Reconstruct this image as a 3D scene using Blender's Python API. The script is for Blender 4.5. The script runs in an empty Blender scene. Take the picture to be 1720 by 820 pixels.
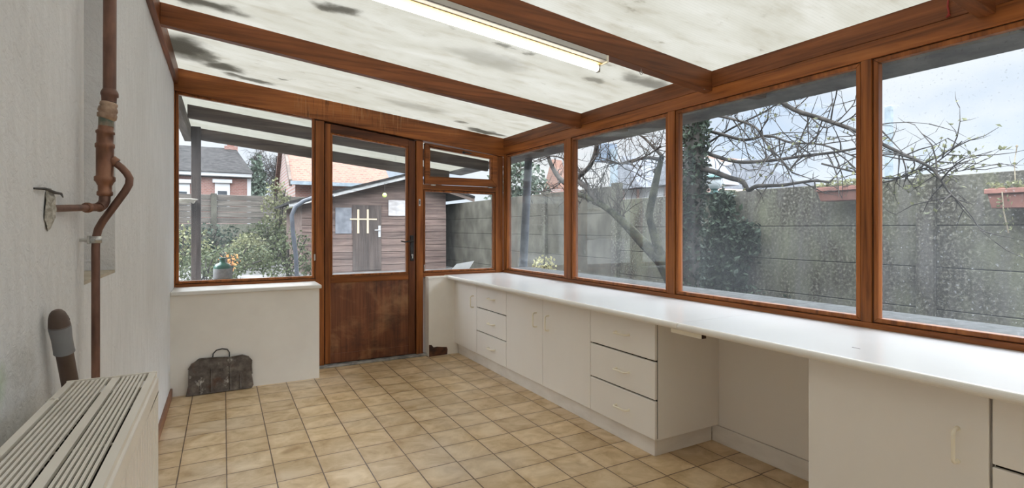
import bpy, bmesh, math, random
from mathutils import Vector, Matrix
C = bpy.context.scene.collection
SC = bpy.context.scene

# ------------------------------------------------------------------ camera, sky, exposure
F_PX = 872.6
YAW = math.radians(29.07)
EYE = 1.2
cam_d = bpy.data.cameras.new('camera')
cam = bpy.data.objects.new('camera', cam_d); C.objects.link(cam)
cam.location = (0, 0, EYE)
cam.rotation_euler = (math.pi/2, 0, -YAW)
cam_d.sensor_width = 36; cam_d.lens = 36*F_PX/1720
cam_d.shift_y = -25/1720
cam_d.clip_start = 0.02; cam_d.clip_end = 300
SC.camera = cam
SC.view_settings.view_transform = 'Standard'
SC.view_settings.look = 'None'
SC.view_settings.gamma = 1
SC.view_settings.use_curve_mapping = False
SC.view_settings.exposure = 1.80
SKY_LOW, SKY_HIGH = 0.33, 4.4       # overcast sky: brighter overhead than at the horizon
LAMP = 2.0
SC.cycles.max_bounces = 14
SC.cycles.diffuse_bounces = 8
SC.cycles.transparent_max_bounces = 40
SC.cycles.sample_clamp_indirect = 6

def world():
    w = bpy.data.worlds.new('sky'); SC.world = w; w.use_nodes = True
    nt = w.node_tree; N = nt.nodes; L = nt.links; N.clear()
    out = N.new('ShaderNodeOutputWorld'); bg = N.new('ShaderNodeBackground')
    tc = N.new('ShaderNodeTexCoord')
    mp = N.new('ShaderNodeMapping'); mp.inputs['Scale'].default_value = (1, 1, 1.8); mp.inputs['Location'].default_value = (0.3, 0.1, 0.45)
    no = N.new('ShaderNodeTexNoise'); no.inputs['Scale'].default_value = 2.3; no.inputs['Detail'].default_value = 5; no.inputs['Roughness'].default_value = .5
    cr = N.new('ShaderNodeValToRGB')
    cr.color_ramp.elements[0].position = .36; cr.color_ramp.elements[0].color = (.60, .73, .93, 1)
    cr.color_ramp.elements[1].position = .60; cr.color_ramp.elements[1].color = (.965, .975, 1, 1)
    e = cr.color_ramp.elements.new(.47); e.color = (.84, .89, .98, 1)
    sx = N.new('ShaderNodeSeparateXYZ')
    mr = N.new('ShaderNodeMapRange'); mr.inputs['From Min'].default_value = 0.28; mr.inputs['From Max'].default_value = .46
    mr.inputs['To Min'].default_value = SKY_LOW; mr.inputs['To Max'].default_value = SKY_HIGH
    L.new(tc.outputs['Generated'], mp.inputs['Vector']); L.new(mp.outputs[0], no.inputs['Vector'])
    L.new(no.outputs['Fac'], cr.inputs[0]); L.new(tc.outputs['Generated'], sx.inputs[0])
    L.new(sx.outputs['Z'], mr.inputs['Value']); L.new(cr.outputs[0], bg.inputs['Color']); L.new(mr.outputs[0], bg.inputs['Strength'])
    L.new(bg.outputs[0], out.inputs[0])
world()

# ------------------------------------------------------------------ view helper: a photo pixel to a point on a plane of the place
FX, FY = math.sin(YAW), math.cos(YAW)
def ray(u, v):
    a = (u-860)/F_PX
    return FX+a*FY, FY-a*FX, (385-v)/F_PX
def onX(u, v, x):
    d = ray(u, v); t = x/d[0]; return Vector((x, d[1]*t, EYE+d[2]*t))
def onY(u, v, y):
    d = ray(u, v); t = y/d[1]; return Vector((d[0]*t, y, EYE+d[2]*t))
def roof_z(x): return 2.405-.1063*x          # underside of the roof sheets
def onR(u, v):
    d = ray(u, v); t = (2.405-EYE)/(d[2]+.1063*d[0]); return Vector((d[0]*t, d[1]*t, EYE+d[2]*t))

# ------------------------------------------------------------------ mesh helpers
class MB:
    def __init__(s): s.v = []; s.f = []; s.sm = []
    def add(s, vs, fs, smooth=False):
        o = len(s.v); s.v += [tuple(p) for p in vs]
        for f in fs: s.f.append([o+i for i in f]); s.sm.append(smooth)
        return s
    def box(s, x0, x1, y0, y1, z0, z1):
        vs = [(x, y, z) for z in (z0, z1) for y in (y0, y1) for x in (x0, x1)]
        return s.add(vs, [(0,2,3,1),(4,5,7,6),(0,1,5,4),(2,6,7,3),(0,4,6,2),(1,3,7,5)])
    def prism(s, poly, axis, a, b):
        """poly: 2D points; extruded along axis from a to b (axis 0: (y,z), 1: (x,z), 2: (x,y))"""
        n = len(poly)
        def P(p, t):
            return (t, p[0], p[1]) if axis == 0 else (p[0], t, p[1]) if axis == 1 else (p[0], p[1], t)
        vs = [P(p, a) for p in poly]+[P(p, b) for p in poly]
        fs = [list(range(n))[::-1], list(range(n, 2*n))]+[(i, (i+1) % n, n+(i+1) % n, n+i) for i in range(n)]
        return s.add(vs, fs)
    def ring(s, inn, out, axis, a, b):
        """picture-frame ring between two 4-corner outlines"""
        for i in range(4):
            j = (i+1) % 4
            s.prism([inn[i], inn[j], out[j], out[i]], axis, a, b)
        return s
    def tube(s, pts, r, n=10, cap=True, smooth=True):
        pts = [Vector(p) for p in pts]; m = len(pts)
        rr = r if isinstance(r, (list, tuple)) else [r]*m
        vs = []; ref = None
        for i, p in enumerate(pts):
            t = (pts[min(i+1, m-1)]-pts[max(i-1, 0)])
            if t.length < 1e-9: t = Vector((0, 0, 1))
            t.normalize()
            if ref is None:
                ref = t.cross(Vector((0, 0, 1)) if abs(t.z) < .9 else Vector((1, 0, 0))).normalized()
            ref = (ref-t*ref.dot(t))
            if ref.length < 1e-6: ref = t.orthogonal()
            ref.normalize(); w = t.cross(ref)
            for k in range(n):
                q = 2*math.pi*k/n
                vs.append(p+(ref*math.cos(q)+w*math.sin(q))*rr[i])
        fs = [(i*n+k, i*n+(k+1) % n, (i+1)*n+(k+1) % n, (i+1)*n+k) for i in range(m-1) for k in range(n)]
        s.add(vs, fs, smooth)
        if cap:
            s.add(vs[:n], [list(range(n))[::-1]]); s.add(vs[-n:], [list(range(n))])
        return s
    def lathe(s, prof, c=(0, 0, 0), n=24, smooth=True):
        """prof: (radius, z) rows around a vertical axis at c"""
        vs = [(c[0]+r*math.cos(2*math.pi*k/n), c[1]+r*math.sin(2*math.pi*k/n), c[2]+z) for r, z in prof for k in range(n)]
        fs = [(i*n+k, i*n+(k+1) % n, (i+1)*n+(k+1) % n, (i+1)*n+k) for i in range(len(prof)-1) for k in range(n)]
        s.add(vs, fs, smooth)
        s.add(vs[:n], [list(range(n))[::-1]]); s.add(vs[-n:], [list(range(n))])
        return s
    def build(s, name, m, parent=None, at=None, bevel=0, seg=2, kind=None, label=None, cat=None, group=None):
        me = bpy.data.meshes.new(name)
        o = bpy.data.objects.new(name, me); C.objects.link(o)
        base = Vector((0, 0, 0))
        if parent is not None:
            base = wloc(parent); o.parent = parent
            if at is not None: o.location = Vector(at)-base; base = Vector(at)
        elif at is not None:
            o.location = at; base = Vector(at)
        me.from_pydata([(p[0]-base.x, p[1]-base.y, p[2]-base.z) for p in s.v], [], s.f)
        for p, q in zip(me.polygons, s.sm): p.use_smooth = q
        bm = bmesh.new(); bm.from_mesh(me); bmesh.ops.recalc_face_normals(bm, faces=bm.faces); bm.to_mesh(me); bm.free()
        me.update()
        me.materials.append(m)
        if bevel:
            md = o.modifiers.new('bevel', 'BEVEL'); md.width = bevel; md.segments = seg; md.limit_method = 'ANGLE'; md.angle_limit = math.radians(40)
            md.harden_normals = False
        tag(o, label, cat, group, kind)
        return o
def wloc(o):
    v = Vector(o.location)
    while o.parent: o = o.parent; v += Vector(o.location)
    return v
def tag(o, label=None, cat=None, group=None, kind=None):
    if label: o['label'] = label
    if cat: o['category'] = cat
    if group: o['group'] = group
    if kind: o['kind'] = kind
    return o
def thing(name, loc, label=None, cat=None, group=None, kind=None):
    o = bpy.data.objects.new(name, None); C.objects.link(o); o.location = loc; o.empty_display_size = .05
    return tag(o, label, cat, group, kind)
ST = 'structure'

# ------------------------------------------------------------------ materials
def newmat(name):
    m = bpy.data.materials.new(name); m.use_nodes = True
    nt = m.node_tree; N = nt.nodes; L = nt.links
    return m, N, L, N['Principled BSDF']
def coords(N, L, scale=(1, 1, 1), loc=(0, 0, 0), rot=(0, 0, 0)):
    tc = N.new('ShaderNodeTexCoord'); mp = N.new('ShaderNodeMapping')
    mp.inputs['Scale'].default_value = scale; mp.inputs['Location'].default_value = loc; mp.inputs['Rotation'].default_value = rot
    L.new(tc.outputs['Object'], mp.inputs['Vector']); return mp.outputs[0]
def noise(N, L, vec, scale=1, detail=4, rough=.55, dist=0):
    n = N.new('ShaderNodeTexNoise'); n.inputs['Scale'].default_value = scale; n.inputs['Detail'].default_value = detail
    n.inputs['Roughness'].default_value = rough; n.inputs['Distortion'].default_value = dist
    L.new(vec, n.inputs['Vector']); return n.outputs['Fac']
def ramp(N, L, fac, stops):
    r = N.new('ShaderNodeValToRGB'); el = r.color_ramp.elements
    el[0].position, el[0].color = stops[0][0], (*stops[0][1], 1) if len(stops[0][1]) == 3 else stops[0][1]
    el[1].position, el[1].color = stops[-1][0], (*stops[-1][1], 1)
    for p, c in stops[1:-1]:
        e = el.new(p); e.color = (*c, 1)
    L.new(fac, r.inputs[0]); return r.outputs[0]
def g(v): return (v, v, v)
def mix(N, L, fac, a, b, mode='MIX'):
    m = N.new('ShaderNodeMix'); m.data_type = 'RGBA'; m.blend_type = mode
    for sock, val in ((m.inputs[0], fac), (m.inputs[6], a), (m.inputs[7], b)):
        if isinstance(val, (int, float)): sock.default_value = val
        elif isinstance(val, tuple): sock.default_value = (*val, 1)
        else: L.new(val, sock)
    return m.outputs[2]
def math_n(N, L, op, a, b=None, c=None):
    m = N.new('ShaderNodeMath'); m.operation = op
    for i, val in enumerate((a, b, c)):
        if val is None: continue
        if isinstance(val, (int, float)): m.inputs[i].default_value = val
        else: L.new(val, m.inputs[i])
    return m.outputs[0]
def bump(N, L, b, h, strength=.3, dist=.01):
    n = N.new('ShaderNodeBump'); n.inputs['Strength'].default_value = strength; n.inputs['Distance'].default_value = dist
    L.new(h, n.inputs['Height']); L.new(n.outputs[0], b.inputs['Normal'])
def pm(name, c1, c2=None, scale=6, stretch=(1, 1, 1), rough=.5, bmp=0, metal=0, detail=4, lo=.35, hi=.65, spec=.5, bdist=.004):
    m, N, L, b = newmat(name)
    b.inputs['Roughness'].default_value = rough; b.inputs['Metallic'].default_value = metal
    b.inputs['Specular IOR Level'].default_value = spec
    f = noise(N, L, coords(N, L, stretch), scale, detail)
    if c2: L.new(ramp(N, L, f, [(lo, c1), (hi, c2)]), b.inputs['Base Color'])
    else: b.inputs['Base Color'].default_value = (*c1, 1)
    if bmp: bump(N, L, b, f, bmp, bdist)
    return m
def wood(name, axis, c1, c2, c3, rough=.38, streak=False):
    m, N, L, b = newmat(name)
    sc = [34, 34, 34]; sc[axis] = 1.6
    sc2 = [7, 7, 7]; sc2[axis] = .7
    f = noise(N, L, coords(N, L, sc), 1, 6, .6, .6)
    f2 = noise(N, L, coords(N, L, sc2, (3, 1, 2)), 1, 4, .6)
    col = ramp(N, L, f, [(.3, c1), (.5, c2), (.72, c3)])
    tone = ramp(N, L, f2, [(.32, g(.55)), (.62, g(1.1))])
    col = mix(N, L, 1.0, col, tone, 'MULTIPLY')
    if streak:
        # rain-water runs: narrow pale and dark vertical marks along the lower half of the beam
        s = noise(N, L, coords(N, L, (75, 20, 3.0)), 1, 3, .7)
        sxx = N.new('ShaderNodeSeparateXYZ'); L.new(coords(N, L, (.3, 1, 1)), sxx.inputs[0])
        reach = ramp(N, L, sxx.outputs['X'], [(.05, g(0)), (.16, g(1)), (.60, g(1)), (.74, g(0))])
        big = math_n(N, L, 'MULTIPLY', noise(N, L, coords(N, L, (2.2, 1, 3), (1.2, 0, 0)), 1, 2), math_n(N, L, 'MULTIPLY', reach, 1.12))
        k = math_n(N, L, 'MULTIPLY', ramp(N, L, s, [(.52, g(0)), (.68, g(1))]), ramp(N, L, big, [(.50, g(0)), (.60, g(.65))]))
        col = mix(N, L, k, col, (.42, .2, .085))
        s2 = noise(N, L, coords(N, L, (60, 20, 4.0), (7, 0, 3)), 1, 3, .7)
        k2 = math_n(N, L, 'MULTIPLY', ramp(N, L, s2, [(.55, g(0)), (.66, g(.8))]), ramp(N, L, big, [(.46, g(0)), (.56, g(.8))]))
        col = mix(N, L, k2, col, (.05, .018, .01))
    L.new(col, b.inputs['Base Color'])
    b.inputs['Roughness'].default_value = rough; b.inputs['Specular IOR Level'].default_value = .28
    bump(N, L, b, f, .12, .002)
    return m
MH = ((.14, .040, .011), (.30, .096, .024), (.42, .148, .040))
WX, WY, WZ = (wood('mahogany_'+'xyz'[i], i, *MH) for i in range(3))
WS = wood('mahogany_stained', 0, *MH, streak=True)
MD = ((.07, .022, .010), (.15, .048, .019), (.22, .08, .033))
DX, DZ = wood('dark_mahogany_x', 0, *MD), wood('dark_mahogany_z', 2, *MD)
WR = wood('rafter_wood', 0, (.12, .038, .014), (.24, .080, .026), (.32, .112, .038), .42)
WYD = wood('plate_wood', 1, (.12, .036, .013), (.22, .072, .023), (.31, .108, .034), .42)
OWX = wood('weathered_x', 0, (.055, .039, .031), (.095, .070, .056), (.145, .112, .092), .8)
OWY = wood('weathered_y', 1, (.065, .05, .04), (.11, .088, .072), (.17, .14, .12), .8)
OWZ = wood('weathered_z', 2, (.028, .020, .017), (.05, .037, .031), (.08, .06, .052), .8)

def door_panel_mat():
    m, N, L, b = newmat('door_panel_wood')
    f = noise(N, L, coords(N, L, (30, 30, 1.5)), 1, 6, .6, .5)
    col = ramp(N, L, f, [(.3, (.075, .022, .010)), (.5, (.15, .046, .018)), (.72, (.23, .085, .034))])
    w = noise(N, L, coords(N, L, (2.4, 2, 3.2), (.4, 0, 1.1)), 1, 5, .65, .4)
    col = mix(N, L, ramp(N, L, w, [(.5, g(0)), (.66, g(.6))]), col, (.36, .19, .085))
    d = noise(N, L, coords(N, L, (3, 2, 5), (4, 0, 2)), 1, 5, .6)
    col = mix(N, L, ramp(N, L, d, [(.52, g(0)), (.68, g(.75))]), col, (.045, .014, .009))
    L.new(col, b.inputs['Base Color']); b.inputs['Roughness'].default_value = .45
    bump(N, L, b, f, .15, .002); return m
M_DOORP = door_panel_mat()

def floor_mat():
    m, N, L, b = newmat('floor_tiles')
    tc = N.new('ShaderNodeTexCoord'); sx = N.new('ShaderNodeSeparateXYZ'); L.new(tc.outputs['Object'], sx.inputs[0])
    def cell(out, org, size):
        a = math_n(N, L, 'DIVIDE', math_n(N, L, 'SUBTRACT', out, org), size)
        fl = math_n(N, L, 'FLOOR', a); fr = math_n(N, L, 'FRACT', a)
        ed = math_n(N, L, 'MULTIPLY', math_n(N, L, 'MINIMUM', fr, math_n(N, L, 'SUBTRACT', 1.0, fr)), size)
        return fl, ed
    ix, ex = cell(sx.outputs['X'], .015, .2078)
    # every course of tiles sits a few millimetres off its neighbour
    wn0 = N.new('ShaderNodeTexWhiteNoise'); wn0.noise_dimensions = '1D'; L.new(ix, wn0.inputs['W'])
    yo = math_n(N, L, 'ADD', sx.outputs['Y'], math_n(N, L, 'MULTIPLY', wn0.outputs['Value'], .014))
    iy, ey = cell(yo, 2.905, .2112)
    e = math_n(N, L, 'MINIMUM', ex, ey)
    wob = noise(N, L, coords(N, L, (9, 9, 1)), 1, 3)
    gw = math_n(N, L, 'MULTIPLY', wob, .0032)
    gm = N.new('ShaderNodeMapRange'); L.new(e, gm.inputs['Value']); L.new(gw, gm.inputs['From Min'])
    L.new(math_n(N, L, 'ADD', gw, .0018), gm.inputs['From Max'])
    cv = N.new('ShaderNodeCombineXYZ'); L.new(ix, cv.inputs[0]); L.new(iy, cv.inputs[1])
    wn = N.new('ShaderNodeTexWhiteNoise'); wn.noise_dimensions = '3D'; L.new(cv.outputs[0], wn.inputs['Vector'])
    off = N.new('ShaderNodeVectorMath'); off.operation = 'MULTIPLY_ADD'
    L.new(wn.outputs['Color'], off.inputs[0]); off.inputs[1].default_value = (9, 9, 9); L.new(tc.outputs['Object'], off.inputs[2])
    mp = N.new('ShaderNodeMapping'); mp.inputs['Scale'].default_value = (7.5, 8.5, 1); L.new(off.outputs[0], mp.inputs['Vector'])
    f = noise(N, L, mp.outputs[0], 1, 6, .6, .5)
    col = ramp(N, L, f, [(.25, (.38, .24, .115)), (.43, (.56, .405, .225)), (.60, (.69, .53, .335)), (.8, (.76, .62, .43))])
    tone = ramp(N, L, wn.outputs['Value'], [(0, (.86, .84, .82)), (1, (1.08, 1.08, 1.08))])
    col = mix(N, L, 1, col, tone, 'MULTIPLY')
    rim = N.new('ShaderNodeMapRange'); L.new(e, rim.inputs['Value']); rim.inputs['From Max'].default_value = .035
    edge = math_n(N, L, 'MULTIPLY', math_n(N, L, 'SUBTRACT', 1.0, rim.outputs[0]), noise(N, L, coords(N, L, (14, 14, 1)), 1, 3))
    col = mix(N, L, math_n(N, L, 'MULTIPLY', edge, .7), col, (.42, .26, .12))
    dirt = noise(N, L, coords(N, L, (1.3, 1.3, 1)), 1, 3)
    col = mix(N, L, ramp(N, L, dirt, [(.5, g(0)), (.75, g(.35))]), col, (.74, .69, .62))
    col = mix(N, L, gm.outputs[0], (.11, .065, .04), col)
    L.new(col, b.inputs['Base Color'])
    L.new(ramp(N, L, f, [(.3, g(.42)), (.7, g(.30))]), b.inputs['Roughness'])
    hh = math_n(N, L, 'ADD', gm.outputs[0], math_n(N, L, 'MULTIPLY', f, .15))
    bump(N, L, b, hh, .5, .0025)
    return m
M_FLOOR = floor_mat()

def plaster_mat():
    m, N, L, b = newmat('rough_plaster')
    v = coords(N, L)
    f = noise(N, L, v, 38, 5, .6, 1.2); f2 = noise(N, L, coords(N, L, (1, 14, 3)), 2.2, 4, .6); f3 = noise(N, L, v, 1.1, 3)
    col = ramp(N, L, f2, [(.3, (.71, .72, .74)), (.7, (.80, .81, .835))])
    col = mix(N, L, ramp(N, L, f3, [(.4, g(.0)), (.7, g(.35))]), col, (.60, .595, .59))
    for x, y, z, r, cc, k in ((-.33, 1.17, .93, .055, (.30, .48, .22), .5), (-.33, 1.05, .90, .16, (.34, .32, .29), .55), (-.33, 1.30, .93, .10, (.45, .43, .40), .5), (-.33, 4.35, .12, .14, (.55, .53, .47), .5)):
        vd = N.new('ShaderNodeVectorMath'); vd.operation = 'DISTANCE'; L.new(v, vd.inputs[0]); vd.inputs[1].default_value = (x, y, z)
        dd = math_n(N, L, 'ADD', vd.outputs['Value'], math_n(N, L, 'MULTIPLY', math_n(N, L, 'SUBTRACT', noise(N, L, v, 14, 4), .5), r*1.6))
        col = mix(N, L, ramp(N, L, math_n(N, L, 'DIVIDE', dd, r), [(.3, g(k)), (1, g(0))]), col, cc)
    L.new(col, b.inputs['Base Color']); b.inputs['Roughness'].default_value = .85
    h = math_n(N, L, 'ADD', f, math_n(N, L, 'MULTIPLY', noise(N, L, v, 9, 3, .5, 2.0), 1.2))
    bump(N, L, b, h, .55, .008)
    return m
M_PLAS = plaster_mat()
M_PAINT = pm('white_painted_board', (.80, .775, .735), (.86, .84, .80), 3, rough=.55, bmp=.05)
M_CAB = pm('cabinet_laminate', (.84, .805, .76), (.87, .84, .80), 2, (1, 1, .4), .38)
M_PLINTH = pm('plinth_board', (.76, .725, .68), (.85, .82, .78), 5, (1, 1, 3), .5)
M_WHITE = pm('gloss_white', (.66, .66, .665), (.69, .69, .695), 2, rough=.2)
M_NOSE = pm('worktop_edge', (.78, .755, .71), (.83, .81, .77), 3, rough=.35)
M_CREAM = pm('cream_plastic', (.90, .84, .70), (.92, .87, .74), 8, rough=.3)
M_RAD = pm('radiator_enamel', (.78, .735, .67), (.83, .79, .73), 5, rough=.35)
M_DARK = pm('dark_gap', (.02, .016, .013), rough=.9)
M_BLACK = pm('black_metal', (.012, .012, .014), (.03, .03, .032), 20, rough=.4)
M_COPPER = pm('tarnished_copper', (.10, .055, .045), (.25, .135, .10), 26, (1, 1, .35), .42, .1, .55, lo=.3, hi=.7)
M_COPPER2 = pm('bright_copper', (.13, .065, .045), (.34, .17, .11), 30, (1, 1, .4), .36, .1, .65, lo=.3, hi=.7)
M_SOLDER = pm('verdigris', (.11, .14, .11), (.27, .22, .17), 60, rough=.6, metal=.3)
M_STEEL = pm('zinc_steel', (.45, .45, .44), (.65, .65, .63), 30, rough=.35, metal=.9)
M_GREYP = pm('grey_plastic', (.20, .205, .22), (.27, .275, .29), 12, (1, 1, .4), .5)
M_BROWNP = pm('brown_plastic', (.085, .055, .043), (.14, .095, .075), 9, rough=.42)
M_GROUT = pm('broken_plaster', (.30, .28, .24), (.62, .60, .55), 60, rough=.95, bmp=.8, bdist=.01)
M_STONE = pm('grey_stone', (.16, .155, .15), (.40, .39, .37), 14, rough=.8, bmp=.2)
M_BROWNW = pm('bare_brown_timber', (.03, .012, .008), (.13, .05, .025), 16, rough=.7)
M_BASEB = pm('red_brown_baseboard', (.13, .05, .025), (.28, .13, .07), 9, (1, .2, 1), .5)
M_LINE = pm('dark_line', (.028, .018, .014), rough=.7)
M_RED = pm('red_cord', (.35, .04, .03), rough=.7)

def rust_mat():
    m, N, L, b = newmat('dirty_sheet_metal')
    v = coords(N, L)
    f = noise(N, L, v, 16, 6, .65)
    col = ramp(N, L, f, [(.3, (.055, .045, .040)), (.5, (.13, .11, .097)), (.75, (.25, .22, .195))])
    s = noise(N, L, coords(N, L, (1, 1, .7), (3, 1, 4.2)), 13, 5, .7)
    col = mix(N, L, ramp(N, L, s, [(.59, g(0)), (.66, g(.8))]), col, (.55, .53, .50))
    r = noise(N, L, coords(N, L, (1, 1, 1), (1, 5, 2)), 7, 4, .6)
    col = mix(N, L, ramp(N, L, r, [(.58, g(0)), (.70, g(.6))]), col, (.13, .045, .022))
    L.new(col, b.inputs['Base Color']); b.inputs['Roughness'].default_value = .62; b.inputs['Metallic'].default_value = .25
    bump(N, L, b, f, .3, .003); return m
M_RUST = rust_mat()

BLOBS = []   # grime patches on the roof sheets: x, y, rx, ry, strength (sheet coordinates)
def sheet_mat():
    """ribbed translucent roof sheet; daylight comes through it, moss and grime sit on it"""
    m, N, L, b = newmat('translucent_roof_sheet'); N.remove(b); out = N['Material Output']
    tc = N.new('ShaderNodeTexCoord'); P = tc.outputs['Object']
    f = noise(N, L, coords(N, L, (1.0, 3, 1)), 1.6, 6, .65, .6)
    base = ramp(N, L, f, [(.25, (.27, .260, .228)), (.50, (.302, .294, .266)), (.75, (.33, .323, .300))])
    f2 = noise(N, L, coords(N, L, (2.4, 7, 1), (2, 5, 0)), 1.7, 6, .7)
    base = mix(N, L, ramp(N, L, f2, [(.52, g(0)), (.70, g(.45))]), base, (.225, .208, .17))
    sp = noise(N, L, coords(N, L, (1.0, 1.6, 1), (5, 2, 0)), 7, 4, .6)
    base = mix(N, L, ramp(N, L, sp, [(.66, g(0)), (.74, g(.55))]), base, (.15, .137, .112))
    tot = None
    wn = N.new('ShaderNodeTexNoise'); wn.inputs['Scale'].default_value = 6; wn.inputs['Detail'].default_value = 5; wn.inputs['Roughness'].default_value = .6
    L.new(P, wn.inputs['Vector'])
    wd = N.new('ShaderNodeVectorMath'); wd.operation = 'MULTIPLY_ADD'; L.new(wn.outputs['Color'], wd.inputs[0])
    wd.inputs[1].default_value = (.34, .26, 0); 
    sh = N.new('ShaderNodeVectorMath'); sh.operation = 'SUBTRACT'; L.new(P, sh.inputs[0]); sh.inputs[1].default_value = (.17, .13, 0)
    L.new(sh.outputs[0], wd.inputs[2])
    for x, y, rx, ry, s in BLOBS:
        a = N.new('ShaderNodeMapping'); a.vector_type = 'TEXTURE'
        a.inputs['Location'].default_value = (x, y, 0); a.inputs['Scale'].default_value = (rx, ry, 1e3)
        L.new(wd.outputs[0], a.inputs['Vector'])
        d = N.new('ShaderNodeVectorMath'); d.operation = 'LENGTH'; L.new(a.outputs[0], d.inputs[0])
        r = N.new('ShaderNodeMapRange'); r.interpolation_type = 'SMOOTHSTEP'
        r.inputs['From Min'].default_value = 1.3; r.inputs['From Max'].default_value = .45; r.inputs['To Max'].default_value = s
        L.new(d.outputs['Value'], r.inputs['Value'])
        tot = r.outputs[0] if tot is None else math_n(N, L, 'MAXIMUM', tot, r.outputs[0])
    col = mix(N, L, tot, base, (.068, .062, .050))
    # ribs every 16 mm running down the slope
    sx = N.new('ShaderNodeSeparateXYZ'); L.new(P, sx.inputs[0])
    rib = math_n(N, L, 'ABSOLUTE', math_n(N, L, 'SINE', math_n(N, L, 'MULTIPLY', sx.outputs['Y'], math.pi/.018)))
    col = mix(N, L, ramp(N, L, rib, [(.0, g(.4)), (.35, g(0))]), col, (.235, .23, .21))
    t = N.new('ShaderNodeBsdfTranslucent'); L.new(col, t.inputs['Color'])
    d = N.new('ShaderNodeBsdfPrincipled'); d.inputs['Roughness'].default_value = .35; L.new(col, d.inputs['Base Color'])
    ms = N.new('ShaderNodeMixShader'); ms.inputs[0].default_value = .15
    L.new(t.outputs[0], ms.inputs[1]); L.new(d.outputs[0], ms.inputs[2]); L.new(ms.outputs[0], out.inputs[0])
    return m

def glass_mat(name, haze=.10, speck=.5, streak=.35, off=0):
    m, N, L, b = newmat(name); N.remove(b); out = N['Material Output']
    tr = N.new('ShaderNodeBsdfTransparent'); tr.inputs['Color'].default_value = (.97, .985, .98, 1)
    gl = N.new('ShaderNodeBsdfGlossy'); gl.inputs['Roughness'].default_value = .03
    fr = N.new('ShaderNodeFresnel'); fr.inputs['IOR'].default_value = 1.45
    m1 = N.new('ShaderNodeMixShader'); L.new(math_n(N, L, 'MULTIPLY', fr.outputs[0], .12), m1.inputs[0])
    L.new(tr.outputs[0], m1.inputs[1]); L.new(gl.outputs[0], m1.inputs[2])
    f = noise(N, L, coords(N, L, (1.5, 1.5, 1.5), (off, off, 0)), 1.4, 4, .6)
    fs = noise(N, L, coords(N, L, (16, 16, 1.2), (off, 1, 0)), 1, 4, .6)
    sp = noise(N, L, coords(N, L, (1, 1, 1), (0, off, 0)), 90, 2, .5)
    k = ramp(N, L, f, [(.3, g(haze*.45)), (.7, g(haze*1.5))])
    k = math_n(N, L, 'ADD', k, math_n(N, L, 'MULTIPLY', ramp(N, L, fs, [(.5, g(0)), (.75, g(1))]), haze*streak))
    k = math_n(N, L, 'ADD', k, math_n(N, L, 'MULTIPLY', ramp(N, L, sp, [(.66, g(0)), (.74, g(1))]), haze*speck*2))
    tl = N.new('ShaderNodeBsdfTranslucent'); tl.inputs['Color'].default_value = (.50, .52, .54, 1)
    m2 = N.new('ShaderNodeMixShader'); L.new(k, m2.inputs[0]); L.new(m1.outputs[0], m2.inputs[1]); L.new(tl.outputs[0], m2.inputs[2])
    L.new(m2.outputs[0], out.inputs[0]); return m
G_END = glass_mat('end_pane_glass', .032, .3, .7, 0)
G_DOOR = glass_mat('door_pane_glass', .05, .2, 1.0, 3)
G_SIDE = glass_mat('side_pane_glass', .030, .55, .35, 7)
G_SPECK = glass_mat('speckled_pane_glass', .030, 3.5, .15, 11)

def leafm(name, c1, c2, tr=.3):
    m, N, L, b = newmat(name); out = N['Material Output']
    f = noise(N, L, coords(N, L), 14, 3)
    col = ramp(N, L, f, [(.35, c1), (.65, c2)]); L.new(col, b.inputs['Base Color']); b.inputs['Roughness'].default_value = .65; b.inputs['Specular IOR Level'].default_value = .2
    t = N.new('ShaderNodeBsdfTranslucent'); L.new(col, t.inputs[0]); ms = N.new('ShaderNodeMixShader'); ms.inputs[0].default_value = tr
    L.new(b.outputs[0], ms.inputs[1]); L.new(t.outputs[0], ms.inputs[2]); L.new(ms.outputs[0], out.inputs[0]); return m
L_IVY = leafm('ivy_leaves', (.009, .016, .011), (.035, .052, .032), .15)
L_BUSH = leafm('bush_leaves', (.016, .022, .010), (.075, .087, .042))
L_BUSH2 = leafm('pale_bush_leaves', (.05, .054, .026), (.17, .17, .09))
L_YEL = leafm('yellow_leaves', (.20, .19, .075), (.36, .33, .17))
L_ORG = leafm('orange_flowers', (.35, .16, .05), (.45, .22, .08))
L_CON = leafm('conifer_needles', (.03, .045, .035), (.08, .10, .07), .1)
L_DRY = leafm('dry_stems', (.16, .13, .09), (.30, .26, .19), .1)
M_BARK = pm('bark', (.014, .012, .010), (.05, .045, .038), 18, (1, 1, .4), .9, .5, bdist=.01)
M_MOSS = pm('mossy_bark', (.008, .0085, .006), (.042, .043, .026), 9, rough=.9, spec=.1, bmp=.5, bdist=.01)
M_TWIG = pm('twigs', (.016, .0145, .013), (.048, .042, .037), 10, rough=.9, spec=.1)
def conc_mat():
    m, N, L, b = newmat('weathered_concrete')
    f = noise(N, L, coords(N, L), 40, 5, .7); f2 = noise(N, L, coords(N, L, (1, 1.6, .8)), 1.7, 5, .6); f3 = noise(N, L, coords(N, L, (1, 5, .7), (2, 2, 2)), 1.6, 4, .6)
    col = ramp(N, L, f, [(.35, (.018, .0165, .012)), (.52, (.042, .039, .030)), (.68, (.16, .152, .125))])
    col = mix(N, L, ramp(N, L, f2, [(.42, g(0)), (.66, g(.6))]), col, (.12, .125, .085))
    col = mix(N, L, ramp(N, L, f3, [(.48, g(0)), (.66, g(.55))]), col, (.085, .08, .075))
    L.new(col, b.inputs['Base Color']); b.inputs['Roughness'].default_value = .92; b.inputs['Specular IOR Level'].default_value = .12; bump(N, L, b, f, .5, .01); return m
M_CONC = conc_mat()
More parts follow.
